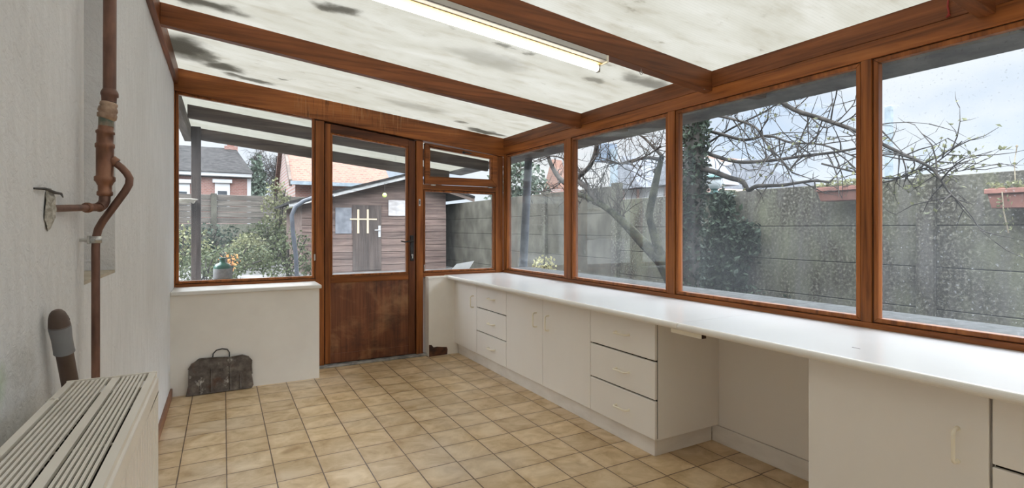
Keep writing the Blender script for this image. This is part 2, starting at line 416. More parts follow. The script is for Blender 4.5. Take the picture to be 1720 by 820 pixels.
M_CONC2 = pm('pale_concrete', (.036, .034, .026), (.075, .070, .056), 3.5, (1, 1, .8), .9, .2, detail=6, spec=.12)
M_TERR = pm('terracotta', (.13, .055, .042), (.20, .09, .068), 9, rough=.8)
M_GRND = pm('yard_paving', (.05, .048, .045), (.12, .116, .11), 3, rough=.9, detail=7)
M_SILL = pm('outer_sill_stone', (.06, .061, .06), (.105, .107, .105), 20, rough=.9, spec=.15)
M_PLANK = wood('fence_planks', 0, (.05, .042, .035), (.085, .073, .061), (.13, .113, .095), .85)
def brick_mat(name, c1, c2, mortar, scale, roof=False):
    m, N, L, b = newmat(name)
    t = N.new('ShaderNodeTexBrick'); L.new(coords(N, L, (1, 1, 1), rot=(math.pi/2, 0, 0)), t.inputs['Vector'])
    t.inputs['Color1'].default_value = (*c1, 1); t.inputs['Color2'].default_value = (*c2, 1); t.inputs['Mortar'].default_value = (*mortar, 1)
    t.inputs['Scale'].default_value = scale; t.inputs['Mortar Size'].default_value = .02 if not roof else .05
    L.new(t.outputs['Color'], b.inputs['Base Color']); b.inputs['Roughness'].default_value = .85
    return m
M_BRICK = brick_mat('red_brick', (.14, .058, .043), (.18, .08, .06), (.18, .155, .14), 4)
M_RTILE = brick_mat('orange_roof_tiles', (.085, .032, .018), (.14, .065, .038), (.13, .07, .05), 3.2, True)
M_GTILE = pm('grey_roof_tiles', (.007, .0066, .0066), (.025, .023, .022), 5, (1, 1, 3), .9, spec=.08)
M_SLATE = pm('pale_slate', (.10, .104, .115), (.16, .165, .18), 6, rough=.9, spec=.1)
M_BOARD = wood('shed_boards', 0, (.055, .035, .03), (.105, .07, .058), (.16, .115, .095), .8)
M_FASC = pm('worn_fascia', (.15, .145, .14), (.30, .295, .285), 6, (1, 1, 4), .8)
M_WIN = pm('dark_house_window', (.03, .035, .04), rough=.15)
M_TRIMW = pm('white_house_trim', (.33, .33, .33), rough=.5)
M_GREEN = pm('green_plastic', (.006, .07, .04), (.012, .12, .068), 6, rough=.3)
M_LABELP = pm('pale_label', (.20, .20, .195), (.27, .27, .265), 30, rough=.6)
M_PAPER = pm('white_sheet', (.5, .51, .53), rough=.6)
M_TEAL = pm('teal_metal', (.02, .055, .05), (.04, .085, .08), 12, rough=.6, spec=.2)
M_OPAL = pm('opal_glass', (.26, .28, .285), rough=.4)
M_POLE = pm('pole_grey', (.12, .15, .17), (.18, .21, .23), 9, rough=.6)
M_SHELL = pm('pale_shell', (.42, .38, .31), (.60, .56, .48), 9, rough=.6)
def emis(name, col, s):
    m, N, L, b = newmat(name); b.inputs['Base Color'].default_value = (*col, 1)
    b.inputs['Emission Color'].default_value = (*col, 1); b.inputs['Emission Strength'].default_value = s; return m
M_TUBE = emis('lit_tube', (1, .94, .82), LAMP)

# ------------------------------------------------------------------ the room shell
XL, XR, YE, YB = -.33, 2.53, 4.74, -3.6  # YB: unseen rear end, moved far back to admit more daylight
def Hb(x): return 2.262-.110*(x+.33)
MB().box(XL-.3, XR+.07, YB-.1, YE+.10, -.12, 0).build('floor', M_FLOOR, kind=ST)
w = MB()      # left wall with the tall recess
w.box(-.72, XL, YB-.1, 1.794, 0, 2.38).box(-.72, XL, 2.262, YE+.1, 0, 2.38)
w.box(-.72, XL, 1.794, 2.262, 0, 1.048).box(-.72, XL, 1.794, 2.262, 2.2, 2.38).box(-.72, -.64, 1.794, 2.262, 1.0, 2.2)
w.build('wall_left', M_PLAS, kind=ST)
MB().box(-.64, XL-.001, 1.796, 2.260, 1.048, 1.058).build('trim_1', pm('recess_sill', (.42, .36, .27), (.55, .50, .42), 6, rough=.6), kind=ST)
MB().prism([(XL-.39, 0), (XR+.07, 0), (XR+.07, 2.1), (XL-.39, 2.42)], 1, YB-.1, YB).build('wall_back', M_PAINT, kind=ST)
MB().box(2.535, XR+.09, YB-.1, YE+.1, 0, .72).build('wall_right', M_PAINT, kind=ST)
lw = MB().box(XL, .678, 4.42, YE+.12, 0, .722).build('wall_end_left', M_PAINT, kind=ST)
MB().box(XL, .694, 4.400, YE, .722, .752).build('trim_2', pm('white_sill', (.74, .73, .70), (.80, .79, .77), 4, rough=.3), kind=ST, bevel=.008, seg=3)
pr = MB().box(1.688, 1.985, 4.645, YE+.12, 0, .735).build('wall_end_right', M_PAINT, kind=ST, bevel=.003)
MB().box(1.684, 1.985, 4.640, YE, .735, .748).build('pier_cap', M_PAINT, pr)
MB().prism([(1.690, 0), (1.872, .004), (1.876, .05), (1.868, .073), (1.82, .078), (1.77, .086), (1.735, .084), (1.715, .108), (1.690, .112)], 1, 4.6425, 4.647).build('exposed_timber_patch', M_BROWNW, pr)
tag(MB().box(1.985, 2.535, 4.70, YE+.12, 0, .72).build('wall_end_corner', M_PAINT), kind=ST)
MB().box(.70, 1.69, 4.685, YE+.16, 0, .016).build('trim_3', M_STONE, kind=ST, bevel=.004)
MB().box(XL, XL+.013, YB, 4.42, 0, .062).build('baseboard_left', M_BASEB, kind=ST)

# roof sheets: one slope falling to the long window wall and running on outside as an eave and canopy
for u, v, rx, ry, s in [(572, 16, .11, .07, .85), (305, 80, .20, .26, 1.0), (345, 95, .10, .16, .8), (372, 112, .16, .09, .9), (420, 133, .18, .06, .8), (300, 40, .10, .12, .5), (335, 4, .22, .08, .9),
                        (815, 222, .22, .055, .85), (476, 133, .05, .025, .7), (846, 78, .05, .03, .6), (878, 88, .05, .03, .55), (1090, 140, .20, .09, .6),
                        (1000, 135, .10, .05, .5), (820, 100, .25, .12, .22), (700, 180, .3, .10, .22), (955, 60, .03, .03, .4), (905, 185, .2, .05, .5), (775, 205, .08, .04, .6)]:
    p = onR(u, v); BLOBS.append((p.x, p.y, rx, ry, s*.9))
M_SHEET = sheet_mat()
def sheet(name, y0, y1, x0=XL-.02, x1=3.25, kind=None, **k):
    return MB().prism([(x0, roof_z(x0)), (x1, roof_z(x1)), (x1, roof_z(x1)+.012), (x0, roof_z(x0)+.012)], 1, y0, y1).build(name, M_SHEET, kind=kind, **k)
sheet('ceiling', YB-.1, YE+.09, kind=ST)
sheet('canopy_roof_sheet', YE+.095, 7.46, label='translucent ribbed canopy sheet roofing the yard beyond the door', cat='roof sheet')

def rafter(name, y, depth, m, x0, x1, th=.055, **k):
    a = .0005
    return MB().prism([(x0, roof_z(x0)-a), (x1, roof_z(x1)-a), (x1, roof_z(x1)-depth), (x0, roof_z(x0)-depth)], 1, y, y+th).build(name, m, at=(x0, y, roof_z(x0)-depth), bevel=.003, **k)
G_RAFT = 'wooden rafters under the translucent roof'
r1 = rafter('roof_rafter', 3.395, .120, WR, XL+.03, XR, label='mahogany rafter nearest the glazed door, under the mouldy roof sheets', cat='rafter', group=G_RAFT)
r2 = rafter('roof_rafter', 2.11, .118, WR, XL+.03, XR, .070, label='mahogany rafter carrying the lit fluorescent tube', cat='rafter', group=G_RAFT)
r3 = rafter('roof_rafter', .82, .128, WR, XL+.03, XR, label='mahogany rafter farthest from the door, only its end at the window wall showing', cat='rafter', group=G_RAFT)
for rf, y, dp in ((r1, 3.395, .12), (r2, 2.11, .118)):
    MB().tube([(2.475, y+.012, roof_z(2.475)-dp-.001), (2.475, y+.012, roof_z(2.475)-dp+.003)], .005, 8).build('screw_head', M_STEEL, rf)
# ledger along the left wall, plate along the window wall, beam over the end wall
MB().box(XL, XL+.03, YB, YE-.01, 2.315, 2.436).build('trim_4', WYD, kind=ST, bevel=.002)
MB().prism([(2.525, 2.040), (2.60, 2.040), (2.60, roof_z(2.60)-.001), (2.525, roof_z(2.525)-.001)], 1, YB, YE+.09).build('trim_5', WYD, kind=ST, bevel=.002)
MB().box(2.53, 2.60, YB, YE+.09, 1.962, 2.040).build('trim_6', WY, kind=ST, bevel=.002)
MB().box(2.53, 2.615, YB, YE+.09, .72, .781).build('trim_7', WY, kind=ST, bevel=.003)
MB().prism([(XL, Hb(XL)), (2.53, Hb(2.53)), (2.53, roof_z(2.53)-.001), (XL, roof_z(XL)-.001)], 1, 4.725, YE+.09).build('trim_8', WS, kind=ST, bevel=.002)
# posts of the end wall
n = 9
def post(x0, x1, y0, y1, z0, z1, m=WZ):
    global n
    o = MB().box(x0, x1, y0, y1, z0, z1).build('trim_%d' % n, m, kind=ST, bevel=.003); n += 1; return o
post(XL, XL+.008, YE-.005, YE+.08, .752, Hb(XL)-.001)
post(.696, .768, YE, YE+.08, 0, Hb(.768)-.001)
pst = post(1.600, 1.667, YE, YE+.08, 0, Hb(1.667)-.001)
post(2.442, 2.53, YE, YE+.09, .72, Hb(2.53)-.001)
post(XL+.008, .696, YE, YE+.08, .722, .773, WX)          # rail below the wide end window
post(1.667, 2.442, YE, YE+.08, .74, .780, WX)            # rail below the small pane
post(1.667, 2.442, YE, YE+.08, 1.580, 1.628, WX)         # rail between small pane and top light
# strike plate and little catch on the posts
MB().box(1.622, 1.640, YE-.002, YE+.002, 1.42, 1.485).build('latch_plate', M_STEEL, pst)
MB().box(1.627, 1.635, YE-.004, YE, 1.435, 1.47).build('latch_tongue', M_DARK, pst)
MB().tube([(1.676, YE-.004, .80), (1.676, YE-.004, .86)], .006, 8).build('hinge_knuckle', M_STEEL, pst)
# posts of the long window wall
for y0, y1 in ((3.545, 3.631), (2.406, 2.466), (1.248, 1.293), (.02, .12), (-1.15, -1.075), (-2.32, -2.245), (YB, YB+.17)):
    post(2.53, 2.605, y0, y1, .781, 1.962)
post(2.53, 2.60, 4.69, YE, .781, 1.962)

def window(k, axis, plane, inn, w, gm, depth=.045, ww=None, gap=.004, woods=(WX, WZ)):
    """a fixed light: dark rebate line, bevelled wooden bead, pane. inn = corner loop of the glass seen from inside"""
    cx = sum(p[0] for p in inn)/4; cz = sum(p[1] for p in inn)/4
    def grow(d):
        sg = lambda v, c: (1 if v > c else -1)
        return [(p[0]+sg(p[0], cx)*d, p[1]+sg(p[1], cz)*d) for p in inn]
    o1, o2 = grow(w), grow(w+gap)
    loc = (plane, cx, min(p[1] for p in inn)) if axis == 0 else (cx, plane, min(p[1] for p in inn))
    root = thing('window_%d' % k, loc, kind=ST)
    MB().ring(inn, o1, axis, plane+.006, plane+depth).build('frame', woods[1], root, bevel=.004)
    MB().ring([(a[0]*.5+b[0]*.5, a[1]*.5+b[1]*.5) for a, b in zip(inn, o1)], o2, axis, plane+.013, plane+depth+.008).build('gap_strip', M_LINE, root)  # dark ring paints the shade in the gap round the bead
    MB().prism(grow(w*.4), axis, plane+.030, plane+.034).build('pane', gm, root)
    return root
window(1, 1, YE, [(-.30, .797), (.67, .797), (.67, 2.148), (-.30, 2.238)], .020, G_END)
window(3, 1, YE, [(1.691, .803), (2.418, .803), (2.418, 1.553), (1.691, 1.558)], .020, G_END)
SIDE = [(3.655, 4.665), (2.490, 3.52), (1.317, 2.381), (.145, 1.223)]
for k, (y0, y1) in enumerate(SIDE):
    window(4+k, 0, XR, [(y0, .805), (y1, .805), (y1, 1.938), (y0, 1.938)], .021, (G_SIDE, G_SIDE, G_SIDE, G_SPECK)[k])
for k, (y0, y1) in enumerate(((-1.05, -.005), (-2.22, -1.175), (-3.40, -2.345))):  # unseen rear windows, added to bring in more daylight
    window(8+k, 0, XR, [(y0, .805), (y1, .805), (y1, 1.938), (y0, 1.938)], .021, G_SIDE)
# opening top light (hinged at its foot) with its own sash in front of the frame
tl = thing('window_2', (2.07, YE-.02, 1.632), kind=ST)
o4 = [(1.679, 1.632), (2.452, 1.632), (2.452, 1.948), (1.679, 2.022)]; i4 = [(1.733, 1.706), (2.384, 1.706), (2.384, 1.915), (1.733, 1.981)]
j4 = [(1.722, 1.695), (2.395, 1.695), (2.395, 1.926), (1.722, 1.993)]
MB().ring(j4, o4, 1, YE-.022, YE+.03).build('sash', WX, tl, bevel=.004)
MB().ring(i4, j4, 1, YE-.012, YE+.03).build('bead', WX, tl, bevel=.003)
MB().prism([(1.725, 1.698), (2.392, 1.698), (2.392, 1.923), (1.725, 1.988)], 1, YE+.012, YE+.016).build('pane', G_END, tl)
hd = MB(); p = Vector((2.075, YE-.022, 1.957))
hd.tube([p, p+Vector((0, -.012, 0))], .014, 12); hd.tube([p+Vector((0, -.014, 0)), p+Vector((.02, -.022, -.001)), p+Vector((.075, -.024, -.008))], [.008, .007, .005], 8)
hd.build('handle', M_BLACK, tl)
for x in (1.757, 2.368):
    MB().tube([(x-.022, YE-.027, 1.622), (x+.022, YE-.027, 1.622)], .006, 8).build('hinge', M_STEEL, tl)

# glazed door
dr = thing('door_1', (1.18, YE, .016), kind=ST)
def Dt(x): return Hb(x)-.014
gi = [(.839, .798), (1.504, .798), (1.504, 1.962), (.839, 2.030)]
ya, yb = YE+.006, YE+.05
MB().box(.776, .822, ya, yb, .022, Dt(.822)).build('stile', WZ, dr, bevel=.003)
MB().box(1.524, 1.590, ya, yb, .022, Dt(1.59)).build('stile', DZ, dr, bevel=.003)
MB().prism([(.822, 2.046), (1.524, 1.976), (1.524, Dt(1.524)), (.822, Dt(.822))], 1, ya+.001, yb).build('top_rail', DX, dr, bevel=.002)
MB().box(.822, 1.524, ya+.001, yb, .725, .782).build('middle_rail', WX, dr, bevel=.003)
MB().box(.822, 1.524, ya+.006, yb-.005, .022, .725).build('lower_panel', M_DOORP, dr)
MB().box(.822, 1.524, ya+.001, yb, .022, .105).build('bottom_rail', M_DOORP, dr, bevel=.004)
MB().ring(gi, [(.822, .782), (1.524, .782), (1.524, 1.976), (.822, 2.046)], 1, ya+.004, yb).build('glazing_bead', WZ, dr, bevel=.004)
MB().prism([(.832, .79), (1.512, .79), (1.512, 1.968), (.832, 2.038)], 1, YE+.030, YE+.034).build('pane', G_DOOR, dr)
MB().box(.768, 1.60, YE+.052, YE+.07, .016, 1.99).build('jamb_rebate', M_DARK, dr) if False else None
MB().ring([(.800, .03), (1.57, .03), (1.57, Dt(1.57)-.02), (.80, Dt(.8)-.02)], [(.768, .016), (1.600, .016), (1.600, Hb(1.6)-.001), (.768, Hb(.768)-.001)], 1, YE+.050, YE+.075).build('rebate', M_LINE, dr)  # dark ring paints the shaded gap round the door leaf
hp = MB().box(1.540, 1.574, ya-.006, ya, .90, 1.14).build('lock_plate', M_BLACK, dr, bevel=.004)
hl = MB(); q = Vector((1.557, ya-.006, 1.085))
hl.tube([q, q+Vector((0, -.035, 0))], .009, 10)
hl.tube([q+Vector((.004, -.038, 0)), q+Vector((-.03, -.042, .002)), q+Vector((-.08, -.04, -.004)), q+Vector((-.118, -.038, .004))], [.009, .008, .006, .007], 10)
hl.build('lever', M_BLACK, hp)
MB().tube([(1.557, ya-.011, .955), (1.557, ya-.006, .955)], .010, 12).build('lock_cylinder', M_STEEL, hp)
MB().box(1.553, 1.561, ya-.022, ya-.011, .925, .958).build('key', M_STEEL, hp)
MB().box(.683, .694, YE-.012, YE+.003, .93, .985).build('catch', M_STEEL, bpy.data.objects['trim_10'])

# ------------------------------------------------------------------ fluorescent fitting under the middle rafter
def light(label, M_BODY, M_ENAM, M_HOLD):
    xa, xb = .30, 1.735; y0 = 2.112
    rz = lambda x, o=0: roof_z(x)-.1185-o
    def strip(y1, y2, o1, o2): return MB().prism([(xa, rz(xa, o1)), (xb, rz(xb, o1)), (xb, rz(xb, o2)), (xa, rz(xa, o2))], 1, y1, y2)
    t = thing('fluorescent_light', (xb, y0+.02, rz(xb)), label, 'ceiling light')
    strip(y0, y0+.054, 0, .026).build('housing', M_BODY, t, bevel=.001)
    strip(y0+.002, y0+.053, .0265, .0285).build('seam', M_LINE, t)
    strip(y0+.001, y0+.054, .029, .033).build('lower_cover', M_BODY, t)
    strip(y0+.034, y0+.078, .0335, .0365).build('reflector', M_ENAM, t)  # yellow strip under the housing beside the tube
    MB().tube([(xa+.02, y0+.064, rz(xa+.02, .056)), (xb-.012, y0+.064, rz(xb-.012, .056))], .0155, 20).build('tube', M_TUBE, t)
    MB().box(xb, xb+.012, y0-.003, y0+.060, rz(xb, .040), rz(xb)-.001).build('end_cap', M_CREAM, t, bevel=.002)
    for x in (xb-.008, xa+.008):
        MB().box(x-.004, x+.009, y0+.052, y0+.076, rz(x, .074), rz(x, .036)).build('lamp_holder', M_HOLD, t, bevel=.002)
LM = (pm('light_body', (.52, .50, .47), (.58, .56, .52), 5, rough=.45), pm('yellow_enamel', (.60, .44, .15), rough=.5), pm('lamp_holder', (.35, .34, .32), rough=.5))
light('long lit fluorescent tube light fixed under the middle rafter', *LM)
rafter('roof_rafter', -.47, .128, WR, XL+.03, XR, label='mahogany rafter behind the viewpoint, next after the one farthest from the door', cat='rafter', group=G_RAFT)
rafter('roof_rafter', -1.76, .128, WR, XL+.03, XR, label='mahogany rafter nearest the closed rear end of the room', cat='rafter', group=G_RAFT)
rg = MB(); c0 = onY(1077, 122, 2.135); zt = roof_z(c0.x)-.118
rg.tube([(c0.x, 2.135, zt), (c0.x, 2.135, zt-.014)], .0018, 6)
rg.tube([(c0.x+.009*math.sin(q), 2.135, zt-.022+.009*math.cos(q)) for q in [i*2*math.pi/18 for i in range(19)]], .0018, 6, cap=False)
rg.build('screw_eye', M_STEEL, at=(c0.x, 2.135, zt), label='small steel screw eye under the middle rafter beside the tube light', cat='hook')
rd = MB(); a0 = onX(1592, 2, 2.515)
rd.tube([(2.519, a0.y, 2.11), (2.518, a0.y+.002, 2.085), (2.517, a0.y-.003, 2.06), (2.519, a0.y+.004, 2.045)], .0035, 6)
rd.tube([(2.519, a0.y-.006, 2.052), (2.517, a0.y+.006, 2.044)], .004, 6)
rd.build('red_cord', M_RED, at=(2.519, a0.y, 2.11), label='short frayed red cord stuck to the wall plate by the farthest rafter', cat='cord')

# ------------------------------------------------------------------ cabinets and worktop
def bow(c, axis, half, out=.030, r=.0056):
    """bow handle: c = middle on the door face (x = face), axis 1 lies flat, axis 2 stands"""
    b = MB(); pts = []
    for k in range(9):
        a = k/8*math.pi/2; pts.append((-half+.014*(1-math.cos(a))-.004*math.sin(a)*0, out-.016+.016*math.sin(a)))
    pts = [(-half, .0), (-half, out-.016)]+pts[1:]
    full = pts+[(-p, q) for p, q in reversed(pts)]
    P = []
    for a, o in full:
        v = [c[0]-o, c[1], c[2]]; v[axis] += a; P.append(v)
    b.tube(P, r, 8)
    for s in (-1, 1):
        v = [c[0], c[1], c[2]]; v[axis] += s*half
        w = [c[0]-.004, c[1], c[2]]; w[axis] += s*half
        b.tube([v, w], .0075, 10)
    return b
CX, FR, ZB, ZT = 1.970, 1.950, .106, .722
def cabinet(y0, y1, fronts, label, cat, group=None, name='base_cabinet', x1=2.50):
    t = thing(name, (CX, (y0+y1)/2, ZB), label, cat, group)
    cb = MB().box(CX, x1, y0+.001, y1-.001, ZB-.002, ZT).build('carcass', M_CAB, t, bevel=.001)
    if fronts[0][0] == 'drawer':
        MB().box(CX-.0025, CX-.0003, y0+.004, y1-.004, ZB+.004, ZT-.004).build('shadow_gap', M_DARK, cb)  # dark sheet paints the shade seen between drawer fronts
    for f in fronts:
        kind, a, b, z0, z1, hy, hz = f
        p = MB().box(FR, CX-.003, a, b, z0, z1).build(kind, M_CAB, t, bevel=.0025)
        if kind == 'drawer': bow((FR, hy, hz), 1, .052).build('handle', M_CREAM, p)
        else: bow((FR, hy, hz), 2, .050).build('handle', M_CREAM, p)
    return t
def drawers(y0, y1, hy):
    e = .0015
    return [('drawer', y0+e, y1-e, a, b, hy, h) for a, b, h in ((.5185, .716, .618), (.3145, .5095, .412), (.106, .3055, .205))]
cabinet(4.149, 4.66, [('door', 4.151, 4.657, ZB, .716, 4.215, .555)], 'narrow single-door white base cabinet in the corner beside the low white pier', 'cabinet')
MB().box(1.953, 1.985, 4.661, 4.699, ZB, .722).build('filler_strip', M_CAB, label='thin white filler strip between the corner cabinet and the end wall', cat='filler strip')
cabinet(3.604, 4.148, drawers(3.604, 4.148, 3.85), 'white three-drawer unit between the corner cabinet and the double-door cabinet', 'drawer unit', name='drawer_unit')
cabinet(2.528, 3.603, [('door', 3.071, 3.601, ZB, .716, 3.150, .555), ('door', 2.530, 3.067, ZB, .716, 2.992, .555)], 'wide white base cabinet with two doors whose bow handles meet in the middle', 'cabinet')
cabinet(1.984, 2.527, drawers(1.986, 2.527, 2.235), 'white three-drawer unit beside the open knee space, its bare side showing', 'drawer unit', name='drawer_unit', x1=2.432)
cabinet(.646, 1.184, [('door', .648, 1.182, ZB, .716, .722, .545)], 'white single-door base cabinet after the knee space, with one upright cream handle', 'cabinet')
cabinet(.10, .642, drawers(.10, .642, .37), 'white drawer unit cut off by the photo edge, beyond the cabinet after the knee space', 'drawer unit', name='drawer_unit')
MB().box(2.433, 2.452, 1.186, 2.03, .098, .722).build('back_panel', M_CAB, label='plain white panel closing the back of the knee space', cat='panel')
GP = 'white plinth boards under the cabinets'
MB().box(1.990, 2.006, 2.030, 4.698, 0, .102).build('plinth_board', M_PLINTH, bevel=.0015, label='long white plinth board under the far run of cabinets and drawers', cat='plinth board', group=GP)
MB().box(2.007, 2.428, 2.030, 2.046, 0, .102).build('plinth_board', M_PLINTH, bevel=.0015, label='short white plinth board under the bare side of the drawer unit', cat='plinth board', group=GP)
MB().box(2.430, 2.446, 1.186, 2.030, 0, .094).build('plinth_board', M_PLINTH, bevel=.0015, label='white plinth board along the back of the knee space', cat='plinth board', group=GP)
MB().box(1.990, 2.006, .10, 1.170, 0, .102).build('plinth_board', M_PLINTH, bevel=.0015, label='white plinth board under the cabinet after the knee space', cat='plinth board', group=GP)
def worktop(y0, y1, label):
    xn, xb, z0, z1 = 1.868, 2.529, .724, .756
    t = thing('worktop', (2.2, (y0+y1)/2, z0), label, 'worktop', 'white worktop lengths under the long windows')
    MB().box(xn+.016, xb, y0, y1, z0, z1).build('slab', M_WHITE, t)
    r = (z1-z0)/2
    arc = [(xn+.016, z1)]+[(xn+.016-.016*math.sin(a), z0+r+r*math.cos(a)) for a in [math.pi*k/10 for k in range(1, 10)]]+[(xn+.016, z0)]
    MB().prism(arc, 1, y0, y1).build('rounded_edge', M_NOSE, t)
    return t
wt = worktop(1.765, 4.722, 'long glossy white worktop over the far cabinets, reaching into the corner')
mk = MB(); q = Vector((2.4, 3.62, .7563))
mk.prism([(2.40, 3.60), (2.43, 3.59), (2.435, 3.66), (2.41, 3.67)], 2, .7561, .7564); mk.build('scuff_mark', pm('scuff', (.50, .48, .44), rough=.7), wt)
wn_ = worktop(-.20, 1.763, 'white worktop length over the knee space and the cabinet after it')
mk = MB().prism([(2.06, 1.055), (2.064, 1.055), (2.068, 1.085), (2.063, 1.085)], 2, .7561, .7565); mk.build('scuff_mark', M_LINE, wn_)
bt = thing('support_batten', (1.93, 1.73, .70), 'cream batten screwed under the worktop joint at the knee space', 'batten')
MB().box(1.905, 1.935, 1.650, 1.835, .698, .7235).build('batten', M_CREAM, bt, bevel=.001)
MB().box(1.906, 1.934, 1.648, 1.6495, .699, .7225).build('sawn_end', M_BROWNW, bt)
MB().box(1.906, 2.30, 1.60, 1.648, .705, .7235).build('stiffener', M_BROWNW, bt) if False else None

# ------------------------------------------------------------------ radiator
def radiator():
    x0, x1, y0, y1, zt, zb = -.282, -.126, .12, 1.387, .884, .10
    t = thing('radiator', ((x0+x1)/2, (y0+y1)/2, zb), 'cream panel radiator with a slotted top grille on the rough plaster wall', 'radiator')
    # front panel: shallow vertical ribs
    pr = []; y = y0+.004
    prof = [(x1-.012, y0+.002)]
    P = .0333
    while y < y1-.03:
        prof += [(x1, y+.004), (x1, y+.019), (x1-.006, y+.023), (x1-.006, y+P)]; y += P
    prof += [(x1, y+.002), (x1, y1-.002), (x1-.012, y1-.002)]
    MB().prism(prof, 2, zb, zt-.045).build('front_panel', M_RAD, t, bevel=.0012)
    MB().box(x1-.014, x1+.001, y0, y1, zt-.045, zt-.010).build('front_rail', M_RAD, t, bevel=.005, seg=3)
    MB().box(x0, x0+.012, y0, y1, zb, zt-.012).build('back_panel', M_RAD, t, bevel=.002)
    MB().box(x0, x1-.002, y1-.002, y1, zb+.03, zt-.03).build('side_cover', M_RAD, t)
    gr = MB()
    w = x1-x0
    gr.box(x0, x0+.012, y0, y1-.004, zt-.010, zt)                      # outer rails and the broad middle bar
    gr.box(x1-.016, x1-.003, y0, y1-.004, zt-.010, zt)
    xm = x0+.082; gr.box(xm-.007, xm+.007, y0, y1-.004, zt-.008, zt-.001)
    def slats(a, b, k):
        for i in range(k):
            c = a+(b-a)*(i+1)/(k+1); gr.box(c-.0021, c+.0021, y0, y1-.004, zt-.006, zt-.001)
    slats(x0+.012, xm-.007, 7); slats(xm+.007, x1-.016, 6)
    yy = 1.19
    while yy > y0:
        gr.tube([(x0+.004, yy, zt-.009), (x1-.006, yy, zt-.009)], .0018, 6); yy -= .21
    gr.build('top_grille', M_RAD, t)
    MB().box(x0-.001, x1-.002, y1-.004, y1-.0005, zt-.016, zt+.002).build('end_strip', M_RAD, t, bevel=.001)
    fn = MB(); y = y0+.02
    while y < y1-.02:                                                   # convector fins inside
        fn.box(x0+.03, x1-.035, y, y+.0015, zb+.05, zt-.06); y += .03
    fn.build('convector_fins', pm('fins', (.07, .065, .058), rough=.7), t)  # fin colour darkened to paint the shade deep inside the casing
    MB().tube([(x0+.0065, 1.255, zt-.014), (x0-.003, 1.255, zt-.002), (x0+.006, 1.255, zt+.0035), (x0+.014, 1.255, zt-.002)], .0022, 6).build('clip', M_RAD, t)
    for yb in (.45, 1.2):
        MB().box(XL, x0, yb, yb+.03, .25, .80).build('wall_bracket', M_RAD, t)
    return t
radiator()

